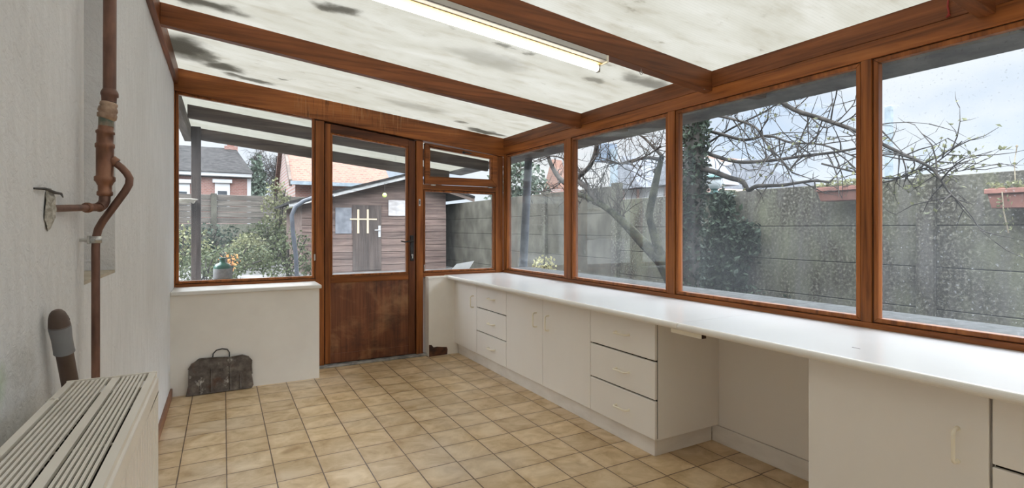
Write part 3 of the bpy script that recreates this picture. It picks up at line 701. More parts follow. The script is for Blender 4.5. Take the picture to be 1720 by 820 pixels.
# ------------------------------------------------------------------ pipes on the left wall
def pipes():
    PY = 1.74; k = .001595
    Z = lambda v: EYE+(385-v)*k
    t = thing('copper_pipe', (-.265, PY, 0), 'tarnished copper pipework with a stepped brass-ringed coupling on the rough plaster wall', 'pipe')
    MB().tube([(-.264, PY, 2.30), (-.266, PY, Z(152))], .0148, 16).build('upper_pipe', M_COPPER, t)
    def seg(name, rows, m, par=t):
        MB().tube([(x, PY, Z(v)) for x, v, r in rows], [r for x, v, r in rows], 20).build(name, m, par)
    seg('socket', [(-.266, 150, .0150), (-.266, 154, .0182), (-.266, 157, .0200), (-.266, 161, .0200), (-.267, 163, .0172), (-.267, 172, .0165)], M_COPPER, t)
    seg('compression_nut', [(-.267, 172, .0165), (-.2675, 174, .0195), (-.268, 177, .0200), (-.268, 180, .0180), (-.269, 182, .0210), (-.270, 187, .0222), (-.270, 191, .0195), (-.271, 193, .0224), (-.272, 199, .0215), (-.273, 201, .0170)], pm('dull_brass', (.22, .13, .085), (.46, .33, .24), 34, rough=.45, metal=.35), t)
    seg('green_stained_collar', [(-.273, 197, .0168), (-.2735, 213, .0168)], M_SOLDER, t)
    seg('reducer', [(-.2735, 213, .0170), (-.2745, 220, .0172), (-.275, 221.5, .0212), (-.275, 225, .0212), (-.2755, 226.5, .0185), (-.276, 241, .0185), (-.276, 243, .0218), (-.276, 248, .0218), (-.276, 250, .0195), (-.276, 296, .0195), (-.276, 298, .0236), (-.276, 304, .0236), (-.276, 307, .0195), (-.276, 311, .0170), (-.276, 312, .0155), (-.276, 321, .0152), (-.276, 323, .0180), (-.276, 328, .0180), (-.276, 330, .0135)], M_COPPER2, t)
    e0 = Vector((-.276, PY, Z(329))); w0 = Vector((-.336, 1.47, 1.244))
    el = [e0, Vector((-.2765, PY-.002, Z(338))), Vector((-.279, PY-.012, Z(345))), Vector((-.284, PY-.032, Z(350)+.001))]
    MB().tube(el, .0128, 14).build('elbow', M_COPPER, t)
    MB().tube([el[-1], w0], .0082, 14).build('wall_stub', M_COPPER, t)
    d = (w0-el[-1]).normalized()
    MB().tube([el[-1]-d*.004, el[-1]+d*.004, el[-1]+d*.05, el[-1]+d*.054, el[-1]+d*.064, el[-1]+d*.066], [.0125, .0105, .0102, .0128, .0128, .009], 14).build('elbow_socket', M_COPPER2, t)
    br = [(-.262, PY, 1.386), (-.240, PY, 1.366), (-.229, PY, 1.352), (-.2225, PY, 1.338), (-.2235, PY, 1.322), (-.232, PY, 1.303), (-.262, PY, 1.252), (-.280, PY, 1.222), (-.290, PY, 1.200), (-.2945, PY, 1.178), (-.2955, PY, 1.15), (-.2955, PY, .6), (-.295, PY, 0)]
    MB().tube(br, .0094, 14).build('lower_pipe', M_COPPER, t)
    MB().tube([(-.262, PY, 1.386), (-.251, PY, 1.377)], .0135, 14).build('branch_socket', M_COPPER2, t)
    cz = 1.172
    cl = MB(); cl.lathe([(.0105, -.009), (.0135, -.009), (.0135, .009), (.0105, .009)], (-.2955, PY, cz), 20).build('pipe_clamp', M_STEEL, t)
    MB().tube([(XL, PY+.004, cz-.001), (-.309, PY+.004, cz-.001)], .0042, 8).build('clamp_stud', M_STEEL, t)
    MB().box(-.313, -.305, PY-.006, PY+.008, cz-.011, cz+.011).build('clamp_ear', M_STEEL, t, bevel=.001)
    MB().tube([(-.299, PY-.020, cz), (-.299, PY-.008, cz)], .0055, 8).build('clamp_screw', M_STEEL, t)
    # crumbled plaster round the hole
    rng = random.Random(4); b = MB(); c = Vector((XL, 1.458, 1.243)); n = 16; vs = []; 
    for j, rr in enumerate((1.0, .55)):
        for i in range(n):
            a = 2*math.pi*i/n; s = rng.uniform(.8, 1.15)
            vs.append(c+Vector(((.001, .010)[j]+rng.uniform(0, .003), math.copysign(abs(math.cos(a))**.7, math.cos(a))*.026*rr*s, math.copysign(abs(math.sin(a))**.75, math.sin(a))*.043*rr*s)))
    vs.append(c+Vector((.005, 0, 0)))
    b.add(vs, [(i, (i+1) % n, n+(i+1) % n, n+i) for i in range(n)]+[(n+i, n+(i+1) % n, 2*n) for i in range(n)])
    b.build('broken_plaster_patch', M_GROUT, label='crumbled plaster patch where the thin pipe enters the rough wall', cat='plaster patch')
    tw = MB(); tw.tube([(XL+.001, 1.365, 1.281), (XL+.010, 1.40, 1.283), (XL+.012, 1.46, 1.279), (XL+.010, 1.52, 1.280), (XL+.004, 1.565, 1.274)], [.002, .003, .0034, .0028, .0012], 7)
    tw.build('wire_stub', M_BLACK, at=(XL+.001, 1.365, 1.281), label='dark bent wire sticking out of the plaster above the pipe hole', cat='wire')
pipes()

def broom():
    T = onX(97, 531, -.305); U = onX(117, 640, -.296)
    d = (T-U).normalized(); up = lambda s: T+d*s
    bottom = U-d*((U.z-.012)/d.z)
    t = thing('broom_handle', bottom, 'brown handle with a grey sleeve and rounded brown grip, leaning behind the radiator', 'handle')
    dn = -d
    L = (T-bottom).length
    MB().tube([T+dn*.03, bottom], .0155, 16).build('shaft', M_BROWNP, t)
    MB().tube([T+dn*.022, T+dn*.030, T+dn*.055, T+dn*.080, T+dn*.088], [.0190, .0194, .0178, .0180, .0186], 20).build('grey_sleeve', M_GREYP, t)
    g_ = MB().tube([T+d*.014, T+d*.012, T+d*.006, T+dn*.004, T+dn*.024], [.004, .009, .0135, .0165, .0192], 20).build('grip', M_BROWNP, t)
    side = Vector((.9, .43, 0)).normalized()
    hl = MB().tube([T+dn*.002+side*.0125, T+dn*.012+side*.0165+Vector((0, -.004, 0))], [.0045, .0035], 10); hl.build('hanging_hole', M_DARK, g_)
broom()

def dustpan():
    px = [(312,664),(316,645.6),(316.5,618.8),(322,610),(328,606.6),(334,601.5),(357,599),(388,598),(407,594.4),(417,597),(422.6,603),(422,612.7),(423,625),(425.6,643),(423,647)]
    pts = [onY(u, v, 4.39) for u, v in px]
    z0 = min(p.z for p in pts)
    def lean(x, z, off=0): return (x, 4.376+z*.115-off, z)
    t = thing('metal_dustpan', (-.02, 4.376, 0), 'dark battered sheet-metal dustpan with a loop handle, leaning against the low white wall', 'dustpan')
    poly = [(p.x, max(.004, (p.z-.012))) for p in pts]; poly[0] = (poly[0][0], .003); poly[-1] = (poly[-1][0], .004)
    n = len(poly); b = MB()
    fr = [lean(x, z, .004) for x, z in poly]; bk = [lean(x, z, -.004) for x, z in poly]
    b.add(fr+bk, [list(range(n)), list(range(n, 2*n))[::-1]]+[(i, (i+1) % n, n+(i+1) % n, n+i) for i in range(n)])
    b.build('pan_sheet', M_RUST, t, bevel=.002)
    rim = MB().tube([lean(x, z, .004) for x, z in poly[2:-2]], .0055, 8); rim.build('rolled_rim', M_RUST, t)
    MB().tube([lean(poly[0][0]+.01, .006, .004), lean(poly[-1][0]-.005, .008, .004)], .004, 8).build('bottom_lip', M_RUST, t)
    for u, v0, v1 in ((336.5, 663, 635), (354.5, 659, 617), (386.7, 652, 613), (403.5, 649, 627)):
        a, c = onY(u, v0, 4.385), onY(u, v1, 4.385)
        MB().tube([lean(a.x, .012, .004), lean(c.x, c.z-.01, .004)], [.0075, .005], 8).build('pressed_rib', M_RUST, t)
    hp = [(357, 600), (358, 592), (363.5, 586), (373, 583.7), (381.7, 584.6), (385.4, 589.5), (385.4, 599)]
    hh = [onY(u, v, 4.405) for u, v in hp]
    MB().tube([lean(p.x, p.z-.012) for p in hh], .0042, 8).build('loop_handle', M_BLACK, t)
    try:
        cu = bpy.data.curves.new('stamp', 'FONT'); cu.body = 'BL'; cu.size = .032; cu.extrude = .0007
        me0 = bpy.data.objects.new('stamp_tmp', cu); C.objects.link(me0)
        dg = bpy.context.evaluated_depsgraph_get(); me = bpy.data.meshes.new_from_object(me0.evaluated_get(dg))
        bpy.data.objects.remove(me0)
        o = bpy.data.objects.new('stamped_letters', me); C.objects.link(o); o.parent = t
        p = onY(368, 622, 4.385); q = Vector(lean(p.x, p.z-.012, .0048))
        o.location = q-Vector(t.location); o.rotation_euler = (math.pi/2-.11, 0, 0); me.materials.append(pm('stamp_metal', (.035, .03, .028), rough=.6))
    except Exception as e: print('stamp', e)
dustpan()

# ------------------------------------------------------------------ outside: yard, walls, canopy
gnd = MB()
gx = [-25, -3, 2.7, 4.9, 12, 40]; gy = [-8, 4, 8, 11.5, 16.3, 60]; gz = [-.15, -.12, .05, .30, .32, .4]
for i in range(5):
    for j in range(5):
        gnd.add([(gx[i], gy[j], gz[j]), (gx[i+1], gy[j], gz[j]), (gx[i+1], gy[j+1], gz[j+1]), (gx[i], gy[j+1], gz[j+1])], [(0, 1, 2, 3)])
gnd.v = [(x, y, z-.03) for x, y, z in gnd.v]
gnd.build('ground', M_GRND, kind=ST)
def gz_at(y):
    for a, b, p, q in zip(gy, gy[1:], gz, gz[1:]):
        if a <= y <= b: return p+(q-p)*(y-a)/(b-a)-.03
    return -.18
# raise nothing inside the room: floor slab hides the ground there
MB().box(2.60, 2.90, -3.6, 4.82, .755, .792).build('trim_30', M_SILL, kind=ST, bevel=.003)
MB().box(2.62, 2.86, -3.6, 4.80, -.17, .755).build('wall_outer_base', M_CONC2, kind=ST)
MB().box(XL, .690, 4.862, 5.03, .74, .772).build('trim_31', M_SILL, kind=ST, bevel=.003)
MB().box(XL, .690, 4.862, 5.00, -.10, .74).build('wall_outer_end', M_CONC2, kind=ST)
MB().box(1.66, 2.56, 4.862, 5.03, .74, .772).build('trim_32', M_SILL, kind=ST, bevel=.003)
MB().box(1.66, 2.58, 4.862, 5.00, -.10, .74).build('wall_outer_corner', M_CONC2, kind=ST)

# panel wall along the plot: posts and stacked concrete plates
XW = 4.90
fw = thing('concrete_panel_wall', (XW, 3.9, -.18), 'long grey precast concrete panel wall outside the side windows', 'garden wall')
PW = [2.01+1.87*k for k in range(-2, 5)]
for k, y in enumerate(PW):
    hi = y > 5.0
    MB().box(XW-.05, XW+.07, y-.06, y+.06, gz_at(y)-.02, 1.635 if not hi else 1.86).build('wall_post', M_CONC, fw, bevel=.008)
def plates(par, fixed, y0, y1, z0, top, ph, m, axis=1, bev=.006):
    z = top
    while z > z0:
        hh = ph*(1.18 if z == top else 1); lo = max(z0, z-hh+.005)
        b = MB()
        if axis == 1: b.box(fixed, fixed+.045, y0, y1, lo, z)
        else: b.box(y0, y1, fixed, fixed+.045, lo, z)
        b.build('wall_plate', m, par, bevel=bev); z -= hh
    (MB().box(fixed+.012, fixed+.03, y0, y1, z0, top-.02) if axis == 1 else MB().box(y0, y1, fixed+.012, fixed+.03, z0, top-.02)).build('dark_joint', M_DARK, par)
for y0, y1 in zip(PW, PW[1:]):
    hi = y0 > 5.0
    plates(fw, XW, y0+.06, y1-.06, gz_at(y0)-.03, 1.82 if hi else 1.615, .33, M_CONC2 if hi else M_CONC)
plates(fw, XW, PW[-1]+.06, 16.1, .2, 1.82, .33, M_CONC2)

# fence at the far end of the garden
bf = thing('plank_fence', (1, 16.3, .3), 'grey horizontal plank-pattern fence across the far end of the garden', 'fence')
FX_ = [-.22+1.87*k for k in range(-3, 4)]
for x in FX_:
    MB().box(x-.07, x+.07, 16.20, 16.36, .2, 2.17).build('fence_post', M_CONC2, bf, bevel=.01)
for x0, x1 in zip(FX_, FX_[1:]):
    b = MB()
    for i in range(5): b.box(x0+.07, x1-.07, 16.27, 16.31, 1.36+i*.157, 1.36+i*.157+.15)
    b.build('plank_panel', M_PLANK, bf, bevel=.008)
    MB().box(x0+.07, x1-.07, 16.26, 16.30, .2, 1.345).build('lower_plate', M_CONC, bf)

# canopy rafters, plate and post
GC = 'grey weathered rafters of the outdoor canopy'
MB().prism([(XL+.02, roof_z(XL+.02)-.001), (3.01, roof_z(3.01)-.001), (3.01, roof_z(3.01)-.13), (XL+.02, roof_z(XL+.02)-.13)], 1, 6.05, 6.11).build('canopy_rafter', OWX, label='weathered canopy rafter halfway out beyond the glazed door', cat='rafter', group=GC)
MB().prism([(XL+.02, roof_z(XL+.02)-.001), (3.01, roof_z(3.01)-.001), (3.01, roof_z(3.01)-.14), (XL+.02, roof_z(XL+.02)-.14)], 1, 7.38, 7.44).build('canopy_rafter', OWX, label='weathered outermost canopy rafter resting on the brown outdoor post', cat='rafter', group=GC)
MB().box(XL-.08, XL-.006, 4.85, 7.45, 2.27, 2.43).build('canopy_plate', OWY, label='grey canopy side beam running out from the plaster wall', cat='beam')
MB().box(XL-.005, XL+.095, 7.27, 7.375, gz_at(7.3)-.01, 2.43).build('canopy_post', OWZ, bevel=.006, label='dark brown square wooden post holding up the canopy corner', cat='post')
eb = thing('eave_board', (3.2, 3, 2.0), 'dirty grey eave board along the outer edge of the roof', 'eave board')
MB().prism([(3.02, roof_z(3.02)-.004), (3.235, roof_z(3.235)-.004), (3.235, 2.036), (3.02, 2.052)], 1, -3.6, 7.46).build('board', pm('eave_grey', (.10, .10, .105), (.22, .215, .21), 5, rough=.8), eb)
tails = thing('rafter_tail', (2.62, .82, 2.0), 'outdoor rafter tail under the eave beside the farthest rafter', 'rafter tail', 'rafter tails under the eave')
MB().prism([(2.605, roof_z(2.605)-.001), (3.015, roof_z(3.015)-.001), (3.015, roof_z(3.015)-.05), (2.605, roof_z(2.605)-.12)], 1, .80, .86).build('tail', OWX, tails)
for y, lab in ((2.10, 'outdoor rafter tail under the eave in line with the tube-light rafter'), (3.39, 'outdoor rafter tail under the eave in line with the rafter near the door'), (4.72, 'outdoor rafter tail under the eave at the glazed corner')):
    r = tails.copy(); C.objects.link(r); r.location = (2.62, y+.02, 2.0); r['label'] = lab
    for ch in list(tails.children):
        c_ = ch.copy(); C.objects.link(c_); c_.parent = r
sp = MB().tube([(3.10, 5.18, 2.03), (3.12, 5.42, gz_at(5.4)+.005)], [.045, .052], 14)
sp.build('leaning_post', pm('blue_grey_post', (.05, .06, .075), (.11, .12, .14), 6, rough=.8), at=(3.12, 5.42, gz_at(5.4)), label='dark blue-grey post leaning under the eave outside the corner window', cat='post')

# shed
def shed():
    y = 11.5; gz0 = gz_at(11.5)
    P = lambda u, v: onY(u, v, y)
    ap = P(676, 297); le = (1.15, P(556, 325).z-.25); re = P(789, 334)
    xr = 4.60; xl = 1.42
    t = thing('garden_shed', (3, y, gz0), 'dark brown boarded garden shed with a worn pale verge, seen through the glazed door', 'shed')
    def top(x):
        return ap.z-(ap.x-x)*(ap.z-le[1])/(ap.x-le[0]) if x < ap.x else ap.z-(x-ap.x)*(ap.z-re.z)/(re.x-ap.x)
    z = gz0; i = 0
    wl = MB()
    wl.prism([(xl, gz0), (xr, gz0), (xr, top(xr)-.08), (ap.x, ap.z-.08), (xl, top(xl)-.08)], 1, y, y+3.0)
    zz = gz0
    while zz < 1.95:
        x0, x1 = xl, xr
        wl.box(x0, x1, y-.018, y-.001, zz, zz+.135) if zz+.14 < min(top(xl), top(xr))-.08 else None
        zz += .145
    wl.build('boarded_wall', M_BOARD, t)
    MB().prism([(le[0], le[1]), (ap.x, ap.z), (ap.x, ap.z-.075), (le[0], le[1]-.075)], 1, y-.28, y-.24).build('verge_board', M_FASC, t)
    MB().prism([(ap.x, ap.z), (re.x, re.z), (re.x, re.z-.085), (ap.x, ap.z-.075)], 1, y-.28, y-.24).build('verge_board', OWX, t)
    MB().prism([(le[0], le[1]), (ap.x, ap.z), (ap.x, ap.z+.05), (le[0], le[1]+.05)], 1, y-.30, y+3.1).build('roof_slope', M_GTILE, t)
    MB().prism([(ap.x, ap.z), (re.x, re.z), (re.x, re.z+.05), (ap.x, ap.z+.05)], 1, y-.30, y+3.1).build('roof_slope', M_GTILE, t)
    # door with a panel and long white handle plate
    d0, d1 = P(622, 400), P(690, 400)
    dd = MB().box(P(592, 400).x, P(640, 400).x, y-.035, y-.019, gz0+.03, P(620, 345).z).build('shed_door', OWZ, t, bevel=.004)
    h = P(637, 389)
    MB().box(h.x-.03, h.x+.02, y-.048, y-.036, h.z-.12, h.z+.13).build('handle_plate', M_TRIMW, dd)
    MB().tube([(h.x, y-.05, h.z+.03), (h.x, y-.09, h.z+.03), (h.x-.12, y-.09, h.z+.03)], .012, 8).build('shed_door_handle', M_TRIMW, dd)
    # window with pale bars
    a, b_ = P(590, 390), P(632, 350)
    wn = MB().box(P(563, 390).x, P(590, 390).x, y-.03, y-.019, a.z-.03, b_.z).build('shed_window', M_SLATE, t)
    bars = MB()
    for u in (601, 617): q = P(u, 370); bars.box(q.x-.02, q.x+.02, y-.045, y-.036, P(u, 392).z, P(u, 352).z)
    q0, q1 = P(587, 368), P(632, 368); bars.box(q0.x, q1.x, y-.048, y-.046, q0.z-.016, q0.z+.012)
    bars.build('pale_glazing_bar', pm('pale_bar', (.42, .33, .22), rough=.6), t)
    p0, p1 = P(624, 362), P(681, 337)
    MB().box(P(652, 340).x, p1.x, y-.032, y-.019, p0.z, p1.z).build('pale_panel', pm('pale_shed_panel', (.24, .22, .21), (.36, .34, .33), 5, (1, 1, 3), .8), t)
    return t
shed()
q = onY(646, 328, 11.2)
bl = thing('garden_ball', (q.x, q.y, q.z), 'yellow-green ball hanging under the shed roof edge', 'ball')
MB().lathe([(.01, -.05), (.036, -.036), (.05, 0), (.036, .036), (.01, .05)], tuple(q), 16).build('ball', pm('ball_green', (.55, .68, .18), rough=.6), bl)
MB().tube([q+Vector((0, 0, .05)), q+Vector((0, 0, .26))], .006, 6).build('string', M_DARK, bl)

# houses
def house_left():
    y = 24.0; P = lambda u, v, yy=y: onY(u, v, yy)
    xr = P(416, 300).x; z0 = .3; ze = P(380, 299).z; zr = 5.15; xl = -9
    t = thing('brick_house', (xr-4, y, z0), 'red brick house with a grey tiled hip roof behind the plank fence', 'house')
    MB().box(xl, xr, y, y+7, z0, ze).build('brick_wall', M_BRICK, t)
    MB().box(xl, xr+.15, y-.25, y+.1, ze+.04, ze+.2).build('white_gutter', M_TRIMW, t, bevel=.02)
    MB().box(xr-.02, xr+.12, y-.05, y+.05, z0, ze).build('white_downpipe', M_TRIMW, t)
    rf = MB(); r0 = P(396, 250, y+3.5)
    vs = [(xl, y-.3, ze+.2), (xr+.2, y-.3, ze+.2), (xr+.2, y+7.3, ze+.2), (xl, y+7.3, ze+.2), (xl, y+3.5, r0.z), (r0.x, y+3.5, r0.z)]
    rf.add(vs, [(0, 1, 5, 4), (1, 2, 5), (2, 3, 4, 5), (0, 4, 3), (0, 3, 2, 1)]); rf.build('tiled_roof', M_GTILE, t)
    c = P(389, 252, y+3.5)
    ch = MB().box(c.x-.3, c.x+.25, y+3.3, y+3.8, c.z-.5, c.z+.15); ch.build('chimney', M_BRICK, t)
    MB().box(c.x-.18, c.x+.12, y+3.4, y+3.7, c.z+.15, c.z+.38).build('chimney_pot', M_TERR, t)
    for ua, ub, va, vb in ((361, 386, 303, 327), (292, 319, 303, 345)):
        a, b = P(ua, vb), P(ub, va)
        f = MB().box(a.x, b.x, y-.06, y+.02, a.z-.6, b.z).build('window', M_TRIMW, t)
        MB().box(a.x+.1, b.x-.1, y-.08, y-.061, a.z-.5, b.z-.45).build('dark_pane', M_WIN, f)
        MB().box(a.x-.08, b.x+.08, y-.14, y-.061, b.z-.12, b.z+.02).build('shutter_box', M_TRIMW, f)
house_left()
def house_mid():
    y = 19.5; P = lambda u, v, yy=y: onY(u, v, yy)
    xl = P(496, 300).x; xr = P(640, 300).x+.3; z0 = .3; ze = P(525, 306).z; d = 6.5
    rt = P(500, 225, y+3.25); zr = 5.6
    t = thing('brick_house', (xl+2, y, z0), 'brick house with an orange tiled gable roof behind the shed', 'house')
    b = MB(); b.box(xl, xr, y, y+d, z0, ze)
    b.prism([(y, ze), (y+d, ze), (y+d/2, zr-.1)], 0, xl, xl+.2); b.build('brick_wall', M_BRICK, t)
    th = .12
    MB().prism([(y-.35, ze-.12), (y+d/2, zr), (y+d/2, zr+th), (y-.35, ze)], 0, xl-.15, xr).build('tiled_roof', M_RTILE, t)
    MB().prism([(y+d+.35, ze-.12), (y+d/2, zr), (y+d/2, zr+th), (y+d+.35, ze)], 0, xl-.15, xr).build('tiled_roof', M_RTILE, t)
    MB().prism([(y-.38, ze-.2), (y+d/2, zr-.06), (y+d/2, zr+.16), (y-.38, ze+.03)], 0, xl-.24, xl-.151).build('dark_verge', M_SLATE if 0 else OWX, t)
    MB().box(xl-.2, xr+.05, y-.5, y-.36, ze-.14, ze-.02).build('gutter', M_POLE, t)
house_mid()
def house_right():
    x = 11.0; P = lambda u, v, xx=x: onX(u, v, xx)
    a, b = P(1118, 300), P(1036, 300)
    z0 = .3; ze = P(1080, 317).z; zr = onX(1075, 289, x+3).z
    t = thing('pale_house', (x, (a.y+b.y)/2, z0), 'low pale pink house with slate roofs beyond the panel wall', 'house')
    MB().box(x, x+7, a.y-.3, b.y, z0, ze).build('pink_wall', pm('pink_render', (.40, .27, .23), (.48, .34, .30), 4, rough=.9), t)
    MB().prism([(x-.25, ze), (x+3.2, zr), (x+7.2, ze)], 1, a.y-.3, b.y+.1).build('slate_roof', M_SLATE, t)
    MB().prism([(b.y-.1, ze), (b.y-1.6, ze), (b.y-.85, ze+1.0)], 0, x-.5, x+1.5).build('dormer_gable', M_SLATE, t)
    MB().prism([(b.y-2.0, ze), (b.y-3.4, ze), (b.y-2.7, ze+.8)], 0, x-.5, x+1.5).build('dormer_gable', M_SLATE, t)
    for u in (1060, 1085, 1105):
        q = P(u, 322); MB().box(x-.03, x+.01, q.y-.25, q.y+.25, q.z-.45, q.z+.1).build('window', M_TRIMW, t)
    y0, y1 = onX(1192, 300, 21).y, onX(1160, 300, 21).y
    t2 = thing('brick_house', (21, (y0+y1)/2, z0), 'small red brick gable beyond the panel wall beside the ivy trunk', 'house')
    zt = onX(1175, 294, 21).z
    MB().box(21, 25, y0, y1, z0, zt).build('brick_wall', M_BRICK, t2)
    MB().prism([(y0-.2, zt), (y1+.2, zt), ((y0+y1)/2, zt+1.0)], 0, 20.8, 25).build('tiled_roof', M_RTILE, t2)
    y0, y1 = onX(1300, 300, 20).y, onX(1222, 300, 20).y
    zt = onX(1260, 318, 20).z
    t3 = thing('long_low_building', (20, (y0+y1)/2, z0), 'low building with a grey sloping roof behind the hanging lantern', 'building')
    MB().box(20, 25, y0, y1, z0, zt).build('building_wall', M_SLATE, t3)
    MB().prism([(19.6, zt), (22.5, zt+.35), (25.4, zt)], 1, y0, y1).build('sloping_roof', M_SLATE, t3)
    y0, y1 = onX(942, 300, 24).y, onX(912, 300, 24).y
    zt = onX(925, 318, 24).z
    t4 = thing('brick_house', (24, (y0+y1)/2, z0), 'red brick gabled house seen through the corner window beside the leaning post', 'house')
    MB().box(24, 25, y0, y1, z0, zt).build('brick_wall', M_BRICK, t4)
    zp = onX(925, 268, 24).z
    MB().prism([(y0, zt), (y1, zt), ((y0+y1)/2, zp)], 0, 24, 25).build('gable_roof', M_RTILE, t4)
house_right()
def pole(u, v0, x, w, label, name='utility_pole'):
    p = onX(u, v0, x); b = MB().box(x-w/2, x+w/2, p.y-w/2, p.y+w/2, .2, p.z)
    return b.build(name, M_POLE, at=(x, p.y, .2), bevel=.01, label=label, cat='pole')
pole(1493, 178, 8.5, .085, 'tall pale grey post standing beyond the panel wall')
up = thing('utility_pole', (9, onX(1031, 260, 9).y, .25), 'grey pole with a transformer box between the bare branches', 'pole')
p = onX(1031, 250, 9)
MB().box(8.93, 9.07, p.y-.07, p.y+.07, .2, p.z).build('shaft', M_POLE, up)
a, b_ = onX(1027, 270, 9), onX(1008, 245, 9)
MB().box(8.8, 9.2, a.y, b_.y, a.z, b_.z).build('transformer_box', pm('box_blue', (.10, .13, .17), rough=.7), up, bevel=.02)
for k, (z0, z1) in enumerate(((3.3, 3.05), (3.05, 2.85))):
    MB().tube([(28, -6+i*4, z0+(z1-z0)*i/9-.25*math.sin(math.pi*i/9)) for i in range(10)], .012, 5).build('overhead_wire', M_POLE, label=('upper' if k == 0 else 'lower')+' thin overhead wire crossing the sky beyond the panel wall', cat='wire')

# planters hung on the wall
def planter(u0, u1, vt, h, label, wild, seed):
    p0, p1 = onX(u0, vt, 4.66), onX(u1, vt, 4.66)
    y1, y0 = p0.y, p1.y; z = p0.z
    t = thing('wall_planter', (4.75, (y0+y1)/2, z-h), label, 'planter')
    c0, c1 = (4.66, 4.846), (4.69, 4.846)
    b = MB(); e = .02
    vs = [(4.68, y0+e, z-h), (4.846, y0+e, z-h), (4.846, y1-e, z-h), (4.68, y1-e, z-h), (4.65, y0, z), (4.846, y0, z), (4.846, y1, z), (4.65, y1, z)]
    b.add(vs, [(0, 1, 2, 3), (4, 5, 6, 7), (0, 1, 5, 4), (1, 2, 6, 5), (2, 3, 7, 6), (3, 0, 4, 7)])
    b.build('trough', M_TERR, t, bevel=.004)
    MB().box(4.640, 4.846, y0-.008, y1+.008, z-.03, z+.004).build('rim', M_TERR, t, bevel=.004)
    MB().box(4.66, 4.84, y0+.01, y1-.01, z+.004, z+.012).build('soil', M_BROWNW, t)
    rng = random.Random(seed); lf = MB(); st = MB()
    for i in range(260 if wild else 160):
        c = Vector((rng.uniform(4.64, 4.85), rng.uniform(y0, y1), z+rng.uniform(0, .05 if wild else .07)))
        blade(lf, c, rng, .035 if wild else .045)
    lf.build('plants', L_BUSH2, t)
    if wild:
        q = onX(1708, 248, 4.78)
        st.tube([(4.76, q.y, z), (4.77, q.y+.01, q.z-.1), (4.78, q.y, q.z), (4.78, q.y, q.z+.01), (4.78, q.y, q.z+.02)], [.003, .003, .003, .009, .002], 6)
        tr_ = MB().tube([(4.64, y1-.09, z-.02), (4.63, y1-.10, z-.15), (4.65, y1-.12, z-.30)], .004, 5); tr_.build('trailing_stem', L_DRY, t)
        for i in range(30): blade(lf2, Vector((4.63, y1-.11+rng.uniform(-.04, .04), z-rng.uniform(.05, .3))), rng, .03)
        st.build('tall_stalk', L_DRY, t); lf2.build('trailing_leaves', L_BUSH2, t)
lf2 = MB()

# ------------------------------------------------------------------ plants
def blade(b, c, rng, s):
    a = Vector((rng.gauss(0, 1), rng.gauss(0, 1), rng.gauss(0, 1)))
    if a.length < 1e-3: a = Vector((1, 0, 0))
    a.normalize(); w = a.orthogonal().normalized(); w.rotate(Matrix.Rotation(rng.uniform(0, 6.28), 3, a)); n = a.cross(w)
    l = s*rng.uniform(.6, 1.2)
    b.add([c-a*l*.5, c+w*l*.3+n*l*.08, c+a*l*.5, c-w*l*.3+n*l*.08], [(0, 1, 2), (0, 2, 3)])
def cloud(b, c, r, n, s, rng, shell=.55):
    for i in range(n):
        d = Vector((rng.gauss(0, 1), rng.gauss(0, 1), rng.gauss(0, 1))).normalized()*(rng.uniform(shell, 1) if rng.random() < .8 else rng.random())
        blade(b, Vector((c[0]+d.x*r[0], c[1]+d.y*r[1], c[2]+d.z*r[2])), rng, s)
def sprout(b, p, d, L, r, depth, rng, flat=None, leaves=None):
    seg = max(3, int(L/.09)); pts = [p.copy()]; q = p.copy(); dd = d.normalized()
    for i in range(seg):
        dd = (dd+Vector((rng.gauss(0, .16), rng.gauss(0, .2), rng.gauss(0, .2)))).normalized()
        if flat: dd.x *= flat; dd.normalize()
        q = q+dd*(L/seg); pts.append(q.copy())
    b.tube(pts, [r*(1-.75*i/seg) for i in range(seg+1)], 5, cap=False)
    if leaves and depth <= 1:
        for q in pts[1:]:
            if rng.random() < leaves[1]: blade(leaves[0], q+Vector((0, 0, .01)), rng, .035)
    if depth > 0:
        for i in range(1, seg+1):
            if rng.random() < .62:
                v = Vector((rng.gauss(0, .5), rng.gauss(0, .8), rng.gauss(.15, .8)))
                sprout(b, pts[i], (dd*.6+v).normalized(), L*rng.uniform(.3, .6), r*.55, depth-1, rng, flat, leaves)
def limb(b, path, X, r0, r1, rng, twigs=1.0, depth=1, L=.35, leaves=None, n=7, tr=.006):
    pts = [onX(u, v, x) for (u, v), x in zip(path, X if isinstance(X, (list, tuple)) else [X]*len(path))]
    sm = []                                                     # smooth it a little
    for i in range(len(pts)-1):
        for k in range(4):
            t = k/4; a = pts[max(i-1, 0)]; p0, p1 = pts[i], pts[i+1]; c = pts[min(i+2, len(pts)-1)]
            sm.append(.5*((2*p0)+(p1-a)*t+(2*a-5*p0+4*p1-c)*t*t+(3*p0-a-3*p1+c)*t**3))
    sm.append(pts[-1]); m = len(sm)
    b.tube(sm, [r0+(r1-r0)*i/(m-1) for i in range(m)], n)
    for i in range(2, m):
        if rng.random() < twigs*.72:
            v = Vector((rng.gauss(0, .5), rng.gauss(-.3, .8), rng.gauss(.1, .8)))
            sprout(b, sm[i], v, L*rng.uniform(.5, 1.3), min(tr, r1*1.2+.001), depth, rng, None, leaves)
    return sm

